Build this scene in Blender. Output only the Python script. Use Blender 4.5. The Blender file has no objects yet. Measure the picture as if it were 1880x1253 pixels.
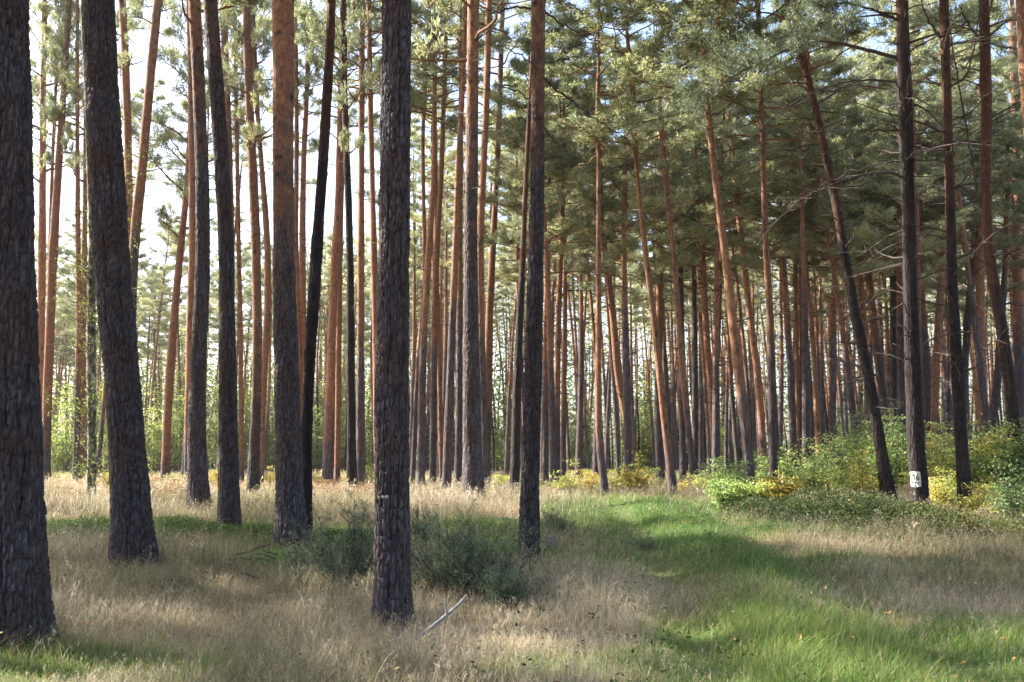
import bpy, math, random
import numpy as np
from mathutils import Vector

# ------------------------------------------------------------------ camera, sky, sun
SC = bpy.context.scene
COL = SC.collection
CAM_H, PITCH, LENS = 1.6, math.atan(223.5 / 1828.0), 35.0
F = 1880 * LENS / 36.0
cam_data = bpy.data.cameras.new('camera')
cam_data.lens = LENS
cam_data.sensor_width = 36.0
cam_data.clip_start = 0.1
cam_data.clip_end = 2000
cam = bpy.data.objects.new('camera', cam_data)
COL.objects.link(cam)
cam.location = (0, 0, CAM_H)
cam.rotation_euler = (math.pi / 2 + PITCH, 0, 0)
SC.camera = cam

SUN_AZ, SUN_EL = math.radians(69), math.radians(34)      # azimuth counted to the left of the view direction
world = bpy.data.worlds.new('World')
SC.world = world
world.use_nodes = True
wn = world.node_tree
bg = wn.nodes['Background']
sky = wn.nodes.new('ShaderNodeTexSky')
sky.sky_type = 'NISHITA'
sky.sun_disc = False
sky.sun_elevation = SUN_EL
sky.sun_rotation = -SUN_AZ
sky.air_density = 1.0
sky.dust_density = 3.2
sky.ozone_density = 1.0
wn.links.new(sky.outputs[0], bg.inputs[0])
bg.inputs[1].default_value = 0.115
sun_data = bpy.data.lights.new('sun', 'SUN')
sun_data.energy = 5.0
sun_data.angle = math.radians(0.5)
sun_data.color = (1.0, 0.92, 0.79)
sun = bpy.data.objects.new('sun', sun_data)
COL.objects.link(sun)
sdir = Vector((-math.sin(SUN_AZ) * math.cos(SUN_EL), math.cos(SUN_AZ) * math.cos(SUN_EL), math.sin(SUN_EL)))
sun.rotation_euler = sdir.to_track_quat('Z', 'Y').to_euler()
sun.location = (-20, 10, 30)

SC.view_settings.view_transform = 'Standard'
SC.view_settings.look = 'None'
SC.view_settings.gamma = 1.0
SC.view_settings.exposure = 2.15
SC.cycles.max_bounces = 6
SC.cycles.diffuse_bounces = 4
SC.cycles.glossy_bounces = 2
SC.cycles.transmission_bounces = 4
SC.cycles.volume_bounces = 0
SC.cycles.caustics_reflective = False
SC.cycles.caustics_refractive = False
SC.cycles.use_denoising = True
SC.cycles.use_adaptive_sampling = True
SC.cycles.adaptive_threshold = 0.02

HAZE = 0.0002
rng = np.random.default_rng(7)
random.seed(7)

# ------------------------------------------------------------------ helpers
cp, sp_ = math.cos(PITCH), math.sin(PITCH)
SUN_SH = np.array([math.sin(SUN_AZ), -math.cos(SUN_AZ)]) / math.tan(SUN_EL)   # where a thing 1 m up throws its shade


def ray(px, py):
    a = (px - 940) / F
    b = -(py - 626.5) / F
    return np.array([a, cp - b * sp_, sp_ + b * cp])


_wa = rng.uniform(0, 6.28, 16)
_wd = rng.uniform(0, 6.28, 16)
_wf = np.exp(rng.uniform(math.log(.25), math.log(2.2), 16))


def wob(x, y):
    s = 0
    for a, d, f in zip(_wa, _wd, _wf):
        s = s + np.sin((x * math.cos(d) + y * math.sin(d)) * f + a) / (f ** 0.8)
    return s * 0.12


def smooth(a, b, t):
    t = np.clip((t - a) / (b - a), 0, 1)
    return t * t * (3 - 2 * t)


def track_x(y):                                           # centre line of the grassy track
    return 2.35 + 0.12 * (y - 7) - 0.004 * (y - 7) ** 2 + 0.0 * y


def ground(x, y):
    x = np.asarray(x, float)
    y = np.asarray(y, float)
    z = 0.65 * smooth(9.5, 25, y) + wob(x, y) * 0.10 * smooth(0, 6, y)
    z = z + wob(x * 0.13 + 40, y * 0.13) * 0.25 * smooth(35, 80, y)
    tx = track_x(y)
    fade = smooth(32, 22, y)
    for s in (-0.95, 0.95):
        z = z - 0.06 * np.exp(-((x - tx - s) / 0.30) ** 2) * fade
    z = z + 0.06 * np.exp(-((x - tx) / 0.45) ** 2) * fade
    return z


def hit(px, py):
    d = ray(px, py)
    lo, t = 0.5, 2.0
    while t < 400:
        p = np.array([0, 0, CAM_H]) + d * t
        if p[2] < ground(p[0], p[1]):
            break
        lo = t
        t *= 1.03
    for _ in range(20):
        m = (lo + t) / 2
        p = np.array([0, 0, CAM_H]) + d * m
        if p[2] < ground(p[0], p[1]):
            t = m
        else:
            lo = m
    return np.array([0, 0, CAM_H]) + d * t


def at_depth(px, py, Y):
    d = ray(px, py)
    return np.array([0, 0, CAM_H]) + d * (Y / d[1])


class MB:
    """collects points and faces and builds ONE mesh from them"""
    def __init__(s):
        s.v, s.f, s.m, s.at, s.n = [], [], [], {}, 0

    def add(s, v, f, mat=0, **attrs):
        v = np.asarray(v, np.float32).reshape(-1, 3)
        f = np.asarray(f, np.int64)
        s.v.append(v)
        s.f.append(f + s.n)
        s.m.append(np.full(len(f), mat, np.int32))
        for k in set(list(attrs) + list(s.at)):
            if k not in s.at:
                s.at[k] = [np.zeros(s.n, np.float32)] if s.n else []
            a = attrs.get(k, 0.0)
            a = np.broadcast_to(np.asarray(a, np.float32), (len(v),))
            s.at[k].append(a)
        s.n += len(v)
        return s

    def mesh(s, name, mats, smooth_shade=True):
        me = bpy.data.meshes.new(name)
        v = np.concatenate(s.v)
        me.vertices.add(len(v))
        me.vertices.foreach_set('co', v.ravel())
        lt = np.concatenate([np.full(len(f), f.shape[1], np.int64) for f in s.f])
        li = np.concatenate([f.ravel() for f in s.f])
        me.loops.add(len(li))
        me.loops.foreach_set('vertex_index', li.astype(np.int32))
        me.polygons.add(len(lt))
        st = np.concatenate([[0], np.cumsum(lt)[:-1]])
        me.polygons.foreach_set('loop_start', st.astype(np.int32))
        me.polygons.foreach_set('loop_total', lt.astype(np.int32))
        me.polygons.foreach_set('material_index', np.concatenate(s.m))
        me.polygons.foreach_set('use_smooth', np.full(len(lt), smooth_shade))
        for k, a in s.at.items():
            at = me.attributes.new(k, 'FLOAT', 'POINT')
            at.data.foreach_set('value', np.concatenate(a).astype(np.float32))
        me.update(calc_edges=True)
        for m in mats:
            me.materials.append(m)
        return me


def obj(name, me, parent=None, loc=None):
    o = bpy.data.objects.new(name, me)
    COL.objects.link(o)
    if parent is not None:
        o.parent = parent
    if loc is not None:
        o.location = loc
    return o


def tag(o, label=None, cat=None, group=None, kind=None):
    if label:
        o['label'] = label
    if cat:
        o['category'] = cat
    if group:
        o['group'] = group
    if kind:
        o['kind'] = kind
    return o


def thing(name, label, cat, loc, group=None):
    o = bpy.data.objects.new(name, None)
    o.empty_display_size = 0.3
    COL.objects.link(o)
    o.location = loc
    return tag(o, label, cat, group)


def tube_arr(pts, rad, sides=8, cap=True):
    pts = np.asarray(pts, float)
    n = len(pts)
    rad = np.broadcast_to(np.asarray(rad, float), (n,))
    tan = np.gradient(pts, axis=0)
    tan /= np.linalg.norm(tan, axis=1)[:, None] + 1e-9
    ref = np.array([1.0, 0, 0]) if abs(tan[:, 0]).mean() < 0.7 else np.array([0, 0, 1.0])
    u = np.cross(tan, ref)
    u /= np.linalg.norm(u, axis=1)[:, None] + 1e-9
    w = np.cross(tan, u)
    th = np.arange(sides) / sides * 2 * math.pi
    ring = u[:, None, :] * np.cos(th)[None, :, None] + w[:, None, :] * np.sin(th)[None, :, None]
    v = pts[:, None, :] + ring * rad[:, None, None]
    i = np.arange(n - 1)[:, None] * sides
    j = np.arange(sides)[None, :]
    j2 = (j + 1) % sides
    f = np.stack([i + j, i + j2, i + sides + j2, i + sides + j], -1).reshape(-1, 4)
    return v.reshape(-1, 3), f


def unit(v):
    return v / (np.linalg.norm(v, axis=-1, keepdims=True) + 1e-9)


# ------------------------------------------------------------------ materials
def mat_new(name):
    m = bpy.data.materials.new(name)
    m.use_nodes = True
    nt = m.node_tree
    for n in list(nt.nodes):
        nt.nodes.remove(n)
    out = nt.nodes.new('ShaderNodeOutputMaterial')
    return m, nt, out


def ramp(nt, fac, stops):
    r = nt.nodes.new('ShaderNodeValToRGB')
    el = r.color_ramp.elements
    while len(el) < len(stops):
        el.new(0.5)
    for e, (p, c) in zip(el, stops):
        e.position = p
        e.color = (*c, 1)
    nt.links.new(fac, r.inputs[0])
    return r.outputs[0]


def attr(nt, name):
    a = nt.nodes.new('ShaderNodeAttribute')
    a.attribute_name = name
    return a.outputs['Fac']


def noise(nt, vec, scale, detail=3, rough=0.6):
    n = nt.nodes.new('ShaderNodeTexNoise')
    n.inputs['Scale'].default_value = scale
    n.inputs['Detail'].default_value = detail
    n.inputs['Roughness'].default_value = rough
    if vec is not None:
        nt.links.new(vec, n.inputs['Vector'])
    return n.outputs['Fac']


def mathn(nt, op, a, b=None, clamp=False):
    n = nt.nodes.new('ShaderNodeMath')
    n.operation = op
    n.use_clamp = clamp
    for i, v in enumerate((a, b)):
        if v is None:
            continue
        if isinstance(v, (int, float)):
            n.inputs[i].default_value = v
        else:
            nt.links.new(v, n.inputs[i])
    return n.outputs[0]


def mixc(nt, fac, a, b, mode='MIX'):
    n = nt.nodes.new('ShaderNodeMix')
    n.data_type = 'RGBA'
    n.blend_type = mode
    if isinstance(fac, (int, float)):
        n.inputs[0].default_value = fac
    else:
        nt.links.new(fac, n.inputs[0])
    for i, v in ((6, a), (7, b)):
        if isinstance(v, tuple):
            n.inputs[i].default_value = (*v, 1)
        else:
            nt.links.new(v, n.inputs[i])
    return n.outputs[2]


def mapping(nt, kind, scale):
    tc = nt.nodes.new('ShaderNodeTexCoord')
    mp = nt.nodes.new('ShaderNodeMapping')
    mp.inputs['Scale'].default_value = scale
    nt.links.new(tc.outputs[kind], mp.inputs['Vector'])
    return mp.outputs[0]


def bark_mat(name, near=False):
    """pine bark: grey plated at the foot, flaky orange above; 'up' on the mesh says where it turns orange"""
    m, nt, out = mat_new(name)
    v = mapping(nt, 'Object', (1, 1, 0.17))
    v3 = mapping(nt, 'Object', (1, 1, 1))
    vor = nt.nodes.new('ShaderNodeTexVoronoi')
    vor.feature = 'DISTANCE_TO_EDGE'
    vor.inputs['Scale'].default_value = 17 if near else 13
    nz = nt.nodes.new('ShaderNodeTexNoise')
    nz.inputs['Scale'].default_value = 6
    nt.links.new(v, nz.inputs['Vector'])
    vv = nt.nodes.new('ShaderNodeVectorMath')
    vv.operation = 'MULTIPLY_ADD'
    vv.inputs[1].default_value = (0.22, 0.22, 0.22)
    nt.links.new(nz.outputs['Color'], vv.inputs[0])
    nt.links.new(v, vv.inputs[2])
    nt.links.new(vv.outputs[0], vor.inputs['Vector'])
    edge = ramp(nt, vor.outputs['Distance'], [(0.0, (0, 0, 0)), (0.30, (1, 1, 1))])
    fine = noise(nt, v, 30, 5, 0.7)
    big = noise(nt, v3, 1.3, 3, 0.6)
    grey = ramp(nt, fine, [(0.28, (0.034, 0.030, 0.036)), (0.52, (0.100, 0.090, 0.103)), (0.78, (0.23, 0.215, 0.24))])
    rust = mixc(nt, ramp(nt, big, [(0.45, (0, 0, 0)), (0.7, (1, 1, 1))]), grey, (0.10, 0.062, 0.05))
    lich = mixc(nt, ramp(nt, noise(nt, v3, 4.5, 4), [(0.60, (0, 0, 0)), (0.72, (0.7, 0.7, 0.7))]), rust, (0.13, 0.145, 0.14))
    crk = ramp(nt, attr(nt, 'crk'), [(0.02, (0.22, 0.18, 0.17)), (0.30, (0.85, 0.82, 0.82)), (0.9, (1.2, 1.2, 1.22))])
    lich = mixc(nt, 1.0, lich, crk, 'MULTIPLY')
    low = mixc(nt, edge, mixc(nt, 1.0, lich, (0.55, 0.50, 0.50), 'MULTIPLY'), lich)
    ofine = noise(nt, mapping(nt, 'Object', (1, 1, 0.55)), 16, 5, 0.7)
    orange = ramp(nt, ofine, [(0.26, (0.08, 0.042, 0.032)), (0.5, (0.215, 0.105, 0.062)), (0.75, (0.37, 0.215, 0.135))])
    up = mathn(nt, 'ADD', attr(nt, 'up'), mathn(nt, 'MULTIPLY', mathn(nt, 'SUBTRACT', noise(nt, v3, 2.6, 4, 0.65), 0.5), 1.5))
    upm = ramp(nt, up, [(0.25, (0, 0, 0)), (0.5, (.35, .35, .35)), (0.85, (1, 1, 1))])
    base = mixc(nt, upm, low, orange)
    base = mixc(nt, attr(nt, 'dark'), base, mixc(nt, 1.0, base, (0.36, 0.33, 0.34), 'MULTIPLY'))  # 'dark' multiplies the bark down to paint in a trunk's shade
    base = mixc(nt, attr(nt, 'knot'), base, (0.03, 0.025, 0.024))
    tint = nt.nodes.new('ShaderNodeObjectInfo')
    hs = nt.nodes.new('ShaderNodeHueSaturation')
    nt.links.new(mathn(nt, 'ADD', mathn(nt, 'MULTIPLY', tint.outputs['Random'], 0.4), 0.8), hs.inputs['Value'])
    nt.links.new(base, hs.inputs['Color'])
    bs = nt.nodes.new('ShaderNodeBsdfPrincipled')
    nt.links.new(hs.outputs[0], bs.inputs['Base Color'])
    bs.inputs['Roughness'].default_value = 0.85
    bs.inputs['Specular IOR Level'].default_value = 0.25
    bp = nt.nodes.new('ShaderNodeBump')
    bp.inputs['Strength'].default_value = 0.9
    bp.inputs['Distance'].default_value = 0.02
    h = mathn(nt, 'ADD', mathn(nt, 'MULTIPLY', edge, mathn(nt, 'SUBTRACT', 1.0, mathn(nt, 'MULTIPLY', upm, 0.7))), mathn(nt, 'MULTIPLY', fine, 0.9))
    nt.links.new(h, bp.inputs['Height'])
    nt.links.new(bp.outputs[0], bs.inputs['Normal'])
    nt.links.new(bs.outputs[0], out.inputs[0])
    return m


def leaf_mat(name, stops, transl=0.35, gloss=0.0, tint_amt=0.0):
    m, nt, out = mat_new(name)
    c = ramp(nt, attr(nt, 'tone'), stops)
    if tint_amt:
        ti = nt.nodes.new('ShaderNodeObjectInfo')
        hs = nt.nodes.new('ShaderNodeHueSaturation')
        nt.links.new(mathn(nt, 'ADD', mathn(nt, 'MULTIPLY', ti.outputs['Random'], tint_amt), 1 - tint_amt / 2), hs.inputs['Value'])
        nt.links.new(mathn(nt, 'ADD', mathn(nt, 'MULTIPLY', ti.outputs['Random'], -0.03), 0.515), hs.inputs['Hue'])
        nt.links.new(c, hs.inputs['Color'])
        c = hs.outputs[0]
    d = nt.nodes.new('ShaderNodeBsdfDiffuse')
    t = nt.nodes.new('ShaderNodeBsdfTranslucent')
    nt.links.new(c, d.inputs[0])
    nt.links.new(c, t.inputs[0])
    mx = nt.nodes.new('ShaderNodeMixShader')
    mx.inputs[0].default_value = transl
    nt.links.new(d.outputs[0], mx.inputs[1])
    nt.links.new(t.outputs[0], mx.inputs[2])
    last = mx.outputs[0]
    if gloss:
        g = nt.nodes.new('ShaderNodeBsdfGlossy')
        g.inputs['Roughness'].default_value = 0.45
        g.inputs[0].default_value = (0.8, 0.85, 0.8, 1)
        m2 = nt.nodes.new('ShaderNodeMixShader')
        m2.inputs[0].default_value = gloss
        nt.links.new(last, m2.inputs[1])
        nt.links.new(g.outputs[0], m2.inputs[2])
        last = m2.outputs[0]
    nt.links.new(last, out.inputs[0])
    return m


def plain_mat(name, c0, c1, scale=20, rough=0.9, bump=0.3):
    m, nt, out = mat_new(name)
    v = mapping(nt, 'Object', (1, 1, 1))
    n = noise(nt, v, scale, 4)
    bs = nt.nodes.new('ShaderNodeBsdfPrincipled')
    nt.links.new(ramp(nt, n, [(0.3, c0), (0.7, c1)]), bs.inputs['Base Color'])
    bs.inputs['Roughness'].default_value = rough
    bs.inputs['Specular IOR Level'].default_value = 0.2
    bp = nt.nodes.new('ShaderNodeBump')
    bp.inputs['Strength'].default_value = bump
    bp.inputs['Distance'].default_value = 0.01
    nt.links.new(n, bp.inputs['Height'])
    nt.links.new(bp.outputs[0], bs.inputs['Normal'])
    nt.links.new(bs.outputs[0], out.inputs[0])
    return m


BARK = bark_mat('pine_bark')
BARK_NEAR = bark_mat('pine_bark_close', True)
LIMB = plain_mat('pine_limb_bark', (0.10, 0.055, 0.035), (0.24, 0.13, 0.085), 12)
DEAD = plain_mat('dead_twig_bark', (0.03, 0.026, 0.025), (0.11, 0.09, 0.08), 25)
GREYWOOD = plain_mat('weathered_wood', (0.14, 0.14, 0.145), (0.36, 0.36, 0.37), 22)
NEEDLE = leaf_mat('pine_needles', [(0.0, (0.07, 0.10, 0.07)), (0.3, (0.23, 0.27, 0.145)), (0.65, (0.42, 0.44, 0.21)), (1.0, (0.50, 0.44, 0.24))], 0.58, 0.05, 0.45)
BROAD = leaf_mat('broadleaf_green', [(0.0, (0.07, 0.14, 0.05)), (0.5, (0.17, 0.27, 0.08)), (1.0, (0.38, 0.42, 0.11))], 0.5, 0.05)
YELLOW = leaf_mat('autumn_leaf_yellow', [(0.0, (0.26, 0.38, 0.10)), (0.5, (0.56, 0.60, 0.16)), (1.0, (0.72, 0.52, 0.14))], 0.5, 0.03)
MIXED = leaf_mat('autumn_leaf_mixed', [(0.0, (0.09, 0.18, 0.05)), (0.45, (0.26, 0.36, 0.08)), (0.7, (0.46, 0.45, 0.08)), (1.0, (0.48, 0.25, 0.05))], 0.5, 0.05)
LIGHTG = leaf_mat('broadleaf_light', [(0.0, (0.14, 0.24, 0.08)), (0.5, (0.30, 0.42, 0.13)), (1.0, (0.50, 0.55, 0.16))], 0.55, 0.04)
BRAMBLE = leaf_mat('bramble_leaf', [(0.0, (0.02, 0.04, 0.02)), (0.55, (0.06, 0.095, 0.035)), (0.85, (0.14, 0.15, 0.045)), (1.0, (0.28, 0.20, 0.06))], 0.3, 0.015)
BROOM = leaf_mat('broom_green', [(0.0, (0.06, 0.10, 0.065)), (0.6, (0.14, 0.20, 0.12)), (1.0, (0.26, 0.29, 0.17))], 0.35, 0.03)
BIRCHLEAF = leaf_mat('birch_leaf', [(0.0, (0.07, 0.13, 0.03)), (0.6, (0.19, 0.26, 0.05)), (1.0, (0.42, 0.40, 0.07))], 0.5, 0.04)
FERN = leaf_mat('bracken_rust', [(0.0, (0.16, 0.075, 0.035)), (0.5, (0.40, 0.20, 0.08)), (1.0, (0.60, 0.42, 0.2))], 0.4)
DRY = leaf_mat('dry_grass_straw', [(0.0, (0.08, 0.10, 0.045)), (0.3, (0.22, 0.20, 0.13)), (0.7, (0.39, 0.34, 0.26)), (1.0, (0.66, 0.58, 0.46))], 0.5)
GREEN = leaf_mat('green_grass_blade', [(0.0, (0.05, 0.11, 0.03)), (0.5, (0.125, 0.225, 0.048)), (0.85, (0.29, 0.36, 0.09)), (1.0, (0.44, 0.38, 0.18))], 0.45, 0.02)

# ------------------------------------------------------------------ where the ground is green
def spot(px, py, rx, ry):
    """an oval patch of ground given by where it lies; rx in metres, ry in metres along the view"""
    p = hit(px, py)
    return (p[0], p[1], rx, ry)


GREEN_SPOTS = [spot(60, 1225, 1.3, .8), spot(300, 1245, .7, .4),
               spot(140, 975, 1.1, 1.6), spot(360, 985, 1.6, 1.2), spot(470, 985, 1.4, 1.2), spot(620, 1010, 1.2, 2.5),
               spot(900, 1000, 1.3, 2.8), spot(1050, 1035, 0.9, 1.0), spot(1000, 975, .9, 1.5), spot(850, 975, 1.2, 1.6),
               spot(1190, 960, 2.0, 4.5), spot(1180, 930, 2.4, 6.0), spot(1500, 970, 2.2, 1.1), spot(1700, 1040, 1.6, .5),
               spot(1150, 1220, .5, .5), spot(1000, 1230, .8, .5), spot(1800, 1190, 1.0, 1.2), spot(1820, 1245, 1.0, .8)]


def greenness(x, y):
    tx = track_x(y)
    w = 1.0 + 0.25 * np.sin(y * 0.9) + 0.35 * wob(x * 1.7, y * 1.7)
    g = (0.50 + .5 * wob(x * 2.1 + 3, y * 1.3)) * np.exp(-((x - tx - .15) / (1.3 * np.clip(w, .6, 2))) ** 4) * smooth(34, 24, y)
    g = g - 0.35 * np.exp(-(((x - tx - 0.5) / 0.8) ** 2 + ((y - 10.9) / 0.6) ** 2)) * 0
    for (cx, cy, rx, ry) in GREEN_SPOTS:
        g = np.maximum(g, 0.85 * np.exp(-(((x - cx) / rx) ** 2 + ((y - cy) / ry) ** 2) ** 1.3))
    return np.clip(g + 0.30 * wob(x * 2.3 + 9, y * 2.3) + 0.05, 0, 1)


def rutness(x, y):
    tx = track_x(y)
    r = np.exp(-((x - tx + 0.95) / 0.28) ** 2) + np.exp(-((x - tx - 0.95) / 0.30) ** 2)
    return np.clip(r, 0, 1) * smooth(30, 22, y)


# ------------------------------------------------------------------ ground
def axis(lim0, lim1, fine0, fine1, step, grow=1.12):
    a = list(np.arange(fine0, fine1, step))
    s, v = step, fine0
    lo = []
    while v > lim0:
        s *= grow
        v -= s
        lo.append(v)
    s, v = step, a[-1]
    hi = []
    while v < lim1:
        s *= grow
        v += s
        hi.append(v)
    return np.array(lo[::-1] + a + hi)


gx = axis(-420, 420, -14, 16, 0.12)
gy = axis(-120, 600, 4, 34, 0.12)
GX, GY = np.meshgrid(gx, gy)
GZ = ground(GX, GY)
GZ = GZ + 0.012 * np.sin(GX * 7.3 + 3 * np.sin(GY * 3.1)) * np.sin(GY * 6.1 + 2 * np.sin(GX * 2.7))
b = MB()
nx, ny = len(gx), len(gy)
i = np.arange(ny - 1)[:, None] * nx
j = np.arange(nx - 1)[None, :]
ff = np.stack([i + j, i + j + 1, i + nx + j + 1, i + nx + j], -1).reshape(-1, 4)
b.add(np.stack([GX, GY, GZ], -1).reshape(-1, 3), ff, green=greenness(GX, GY).ravel(), rut=rutness(GX, GY).ravel())
m, nt, out = mat_new('forest_floor')
v = mapping(nt, 'Object', (1, 1, 1))
n1 = noise(nt, v, 3.0, 6, 0.7)
n2 = noise(nt, v, 22.0, 5, 0.7)
dry = ramp(nt, n2, [(0.3, (0.10, 0.075, 0.045)), (0.55, (0.24, 0.18, 0.11)), (0.75, (0.36, 0.28, 0.18))])
grn = ramp(nt, n2, [(0.3, (0.035, 0.065, 0.02)), (0.55, (0.08, 0.14, 0.035)), (0.78, (0.17, 0.20, 0.07))])
litter = ramp(nt, n1, [(0.35, (0.16, 0.09, 0.05)), (0.65, (0.30, 0.20, 0.12))])
gm = mathn(nt, 'ADD', attr(nt, 'green'), mathn(nt, 'MULTIPLY', mathn(nt, 'SUBTRACT', n1, 0.5), 0.8))
c = mixc(nt, ramp(nt, gm, [(0.3, (0, 0, 0)), (0.6, (1, 1, 1))]), mixc(nt, 0.45, dry, litter), grn)
c = mixc(nt, mathn(nt, 'MULTIPLY', attr(nt, 'rut'), ramp(nt, n1, [(0.4, (0, 0, 0)), (0.6, (0.3, 0.3, 0.3))])), c, mixc(nt, n2, (0.20, 0.15, 0.09), (0.42, 0.34, 0.22)))
bs = nt.nodes.new('ShaderNodeBsdfPrincipled')
bs.inputs['Roughness'].default_value = 0.95
bs.inputs['Specular IOR Level'].default_value = 0.1
nt.links.new(c, bs.inputs['Base Color'])
bp = nt.nodes.new('ShaderNodeBump')
bp.inputs['Distance'].default_value = 0.03
nt.links.new(n2, bp.inputs['Height'])
nt.links.new(bp.outputs[0], bs.inputs['Normal'])
nt.links.new(bs.outputs[0], out.inputs[0])
tag(obj('ground', b.mesh('ground', [m])), kind='structure')


# ------------------------------------------------------------------ trunks
def cell_bark(th, z, R, cell_w, cell_h, seed):
    """plated bark: 0 in the cracks, 1 on the plates"""
    K = max(6, int(round(2 * math.pi * R / cell_w)))
    r = np.random.default_rng(seed)
    NZ = 400
    jx = r.uniform(0.1, 0.9, (NZ, K))
    jz = r.uniform(0.1, 0.9, (NZ, K))
    lv = r.uniform(0, 1, (NZ, K))
    u = th / (2 * math.pi) * K + 0.35 * np.sin(z * 3 + seed + th) + 0.22 * np.sin(z * 9 + th * 3) + .12 * np.sin(z * 23 + th * 7)
    w = z / cell_h + 0.25 * np.sin(th * 5 + z * 3)
    iu, iw = np.floor(u).astype(int), np.floor(w).astype(int)
    d1 = np.full(u.shape, 9.0)
    d2 = np.full(u.shape, 9.0)
    l1 = np.zeros(u.shape)
    for a in (-1, 0, 1):
        for c_ in (-1, 0, 1):
            ku, kw = (iu + a) % K, (iw + c_) % NZ
            du = iu + a + jx[kw, ku] - u
            dw = iw + c_ + jz[kw, ku] - w
            d = np.sqrt(du * du + dw * dw)
            near = d < d1
            d2 = np.where(near, d1, np.minimum(d2, d))
            l1 = np.where(near, lv[kw, ku], l1)
            d1 = np.where(near, d, d1)
    e = np.clip((d2 - d1) / 0.5, 0, 1)
    return e * (0.65 + 0.35 * l1)


def trunk_mesh(P, R, up0, up1, sides, dz, rough, seed, bark, flare=0.3, detail_top=None, twigs=None, dark=0.0):
    """P: control points (base first, local), R: radii. Bark goes from grey to orange between heights up0 and up1."""
    z = P[:, 2]
    if detail_top is None:
        zs = np.arange(z[0], z[-1], dz)
    else:
        zs = np.concatenate([np.arange(z[0], detail_top, dz), np.arange(detail_top, z[-1], 0.35)])
    xs = np.interp(zs, z, P[:, 0])
    ys = np.interp(zs, z, P[:, 1])
    rs = np.interp(zs, z, R)
    k = 9
    zz = np.linspace(z[0], z[-1], 160)
    for src in range(2):
        a = np.interp(zz, z, P[:, src])
        pad = np.pad(a, k, mode='reflect', reflect_type='odd')
        a = np.convolve(pad, np.ones(2 * k + 1) / (2 * k + 1), 'valid')
        if src == 0:
            xs = np.interp(zs, zz, a)
        else:
            ys = np.interp(zs, zz, a)
    r_ = np.random.default_rng(seed)
    hz = zs - z[0]
    th = np.arange(sides) / sides * 2 * math.pi
    TH, Z = np.meshgrid(th, hz)
    RR = np.broadcast_to(rs[:, None], TH.shape).copy()
    ph = r_.uniform(0, 6.28, 6)
    fl = flare * np.exp(-hz / 0.36)[:, None]
    RR *= 1 + fl * (1 + 0.35 * np.sin(5 * TH + ph[0]) + 0.25 * np.sin(3 * TH + ph[1]))
    RR *= 1 + 0.03 * np.sin(2 * TH + Z * 1.1 + ph[2]) + 0.02 * np.sin(3 * TH - Z * 2.3 + ph[3]) + 0.015 * np.sin(Z * 6 + ph[4])
    knot = np.zeros(TH.shape)
    for kz in np.arange(r_.uniform(1.2, 2.4), hz[-1], 0.55):
        for _ in range(r_.integers(1, 4)):
            t0, z0 = r_.uniform(0, 6.28), kz + r_.uniform(-.15, .15)
            dth = (TH - t0 + math.pi) % (2 * math.pi) - math.pi
            size = 0.05 + 0.02 * r_.random()
            q = np.exp(-((dth * RR / size) ** 2 + ((Z - z0) / (size * 0.9)) ** 2))
            knot = np.maximum(knot, q)
    RR += 0.012 * knot
    upf = np.clip((Z - up0) / max(0.1, (up1 - up0)), -0.6, 1.2)
    crk = np.full(TH.shape, .6)
    if rough > 0:
        cb = cell_bark(TH, Z, rs[0], 0.038, 0.13, seed)
        cb2 = cell_bark(TH, Z + 50, rs[0], 0.017, 0.045, seed + 5)
        amp = rough * (1 - 0.65 * np.clip(upf, 0, 1))
        crk = np.clip(cb * .75 + cb2 * .25, 0, 1)
        lf = .5 + .5 * np.sin(Z * 1.3 + ph[0] + np.sin(TH * 2 + ph[1])) * np.sin(TH * 2 + Z * .7 + ph[2])
        wv = TH * 7 + 1.1 * np.sin(Z * 2.1 + ph[3]) + .6 * np.sin(Z * 5.3 + ph[4]) + .3 * np.sin(Z * 13 + TH * 2)
        fis = np.exp(-(np.sin(wv) / .20) ** 2) * smooth(-.35, .35, np.sin(Z * 2.9 + 3 * np.sin(TH * 3 + ph[5])))
        crk = np.clip(crk * (.70 + .45 * lf) * (1 - .85 * fis), 0, 1)
        RR += amp * (cb - 0.6) * (.5 + .9 * lf) + amp * 0.45 * (cb2 - 0.6) - amp * 1.1 * fis
    X = xs[:, None] + RR * np.cos(TH)
    Y = ys[:, None] + RR * np.sin(TH)
    V = np.stack([X, Y, np.broadcast_to(zs[:, None], X.shape)], -1).reshape(-1, 3)
    n = len(zs)
    i = np.arange(n - 1)[:, None] * sides
    j = np.arange(sides)[None, :]
    j2 = (j + 1) % sides
    f = np.stack([i + j, i + j2, i + sides + j2, i + sides + j], -1).reshape(-1, 4)
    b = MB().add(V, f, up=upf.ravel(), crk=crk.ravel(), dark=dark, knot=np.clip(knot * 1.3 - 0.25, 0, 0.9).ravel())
    ax = (zs, xs, ys, rs)
    if twigs:
        for tb in twig_list(ax, *twigs):
            for V_, f_ in zip(tb.v, tb.f):
                pass
            b.add(np.concatenate(tb.v), np.concatenate(tb.f), 1)
    return b.mesh('trunk', [bark, DEAD]), ax


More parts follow.
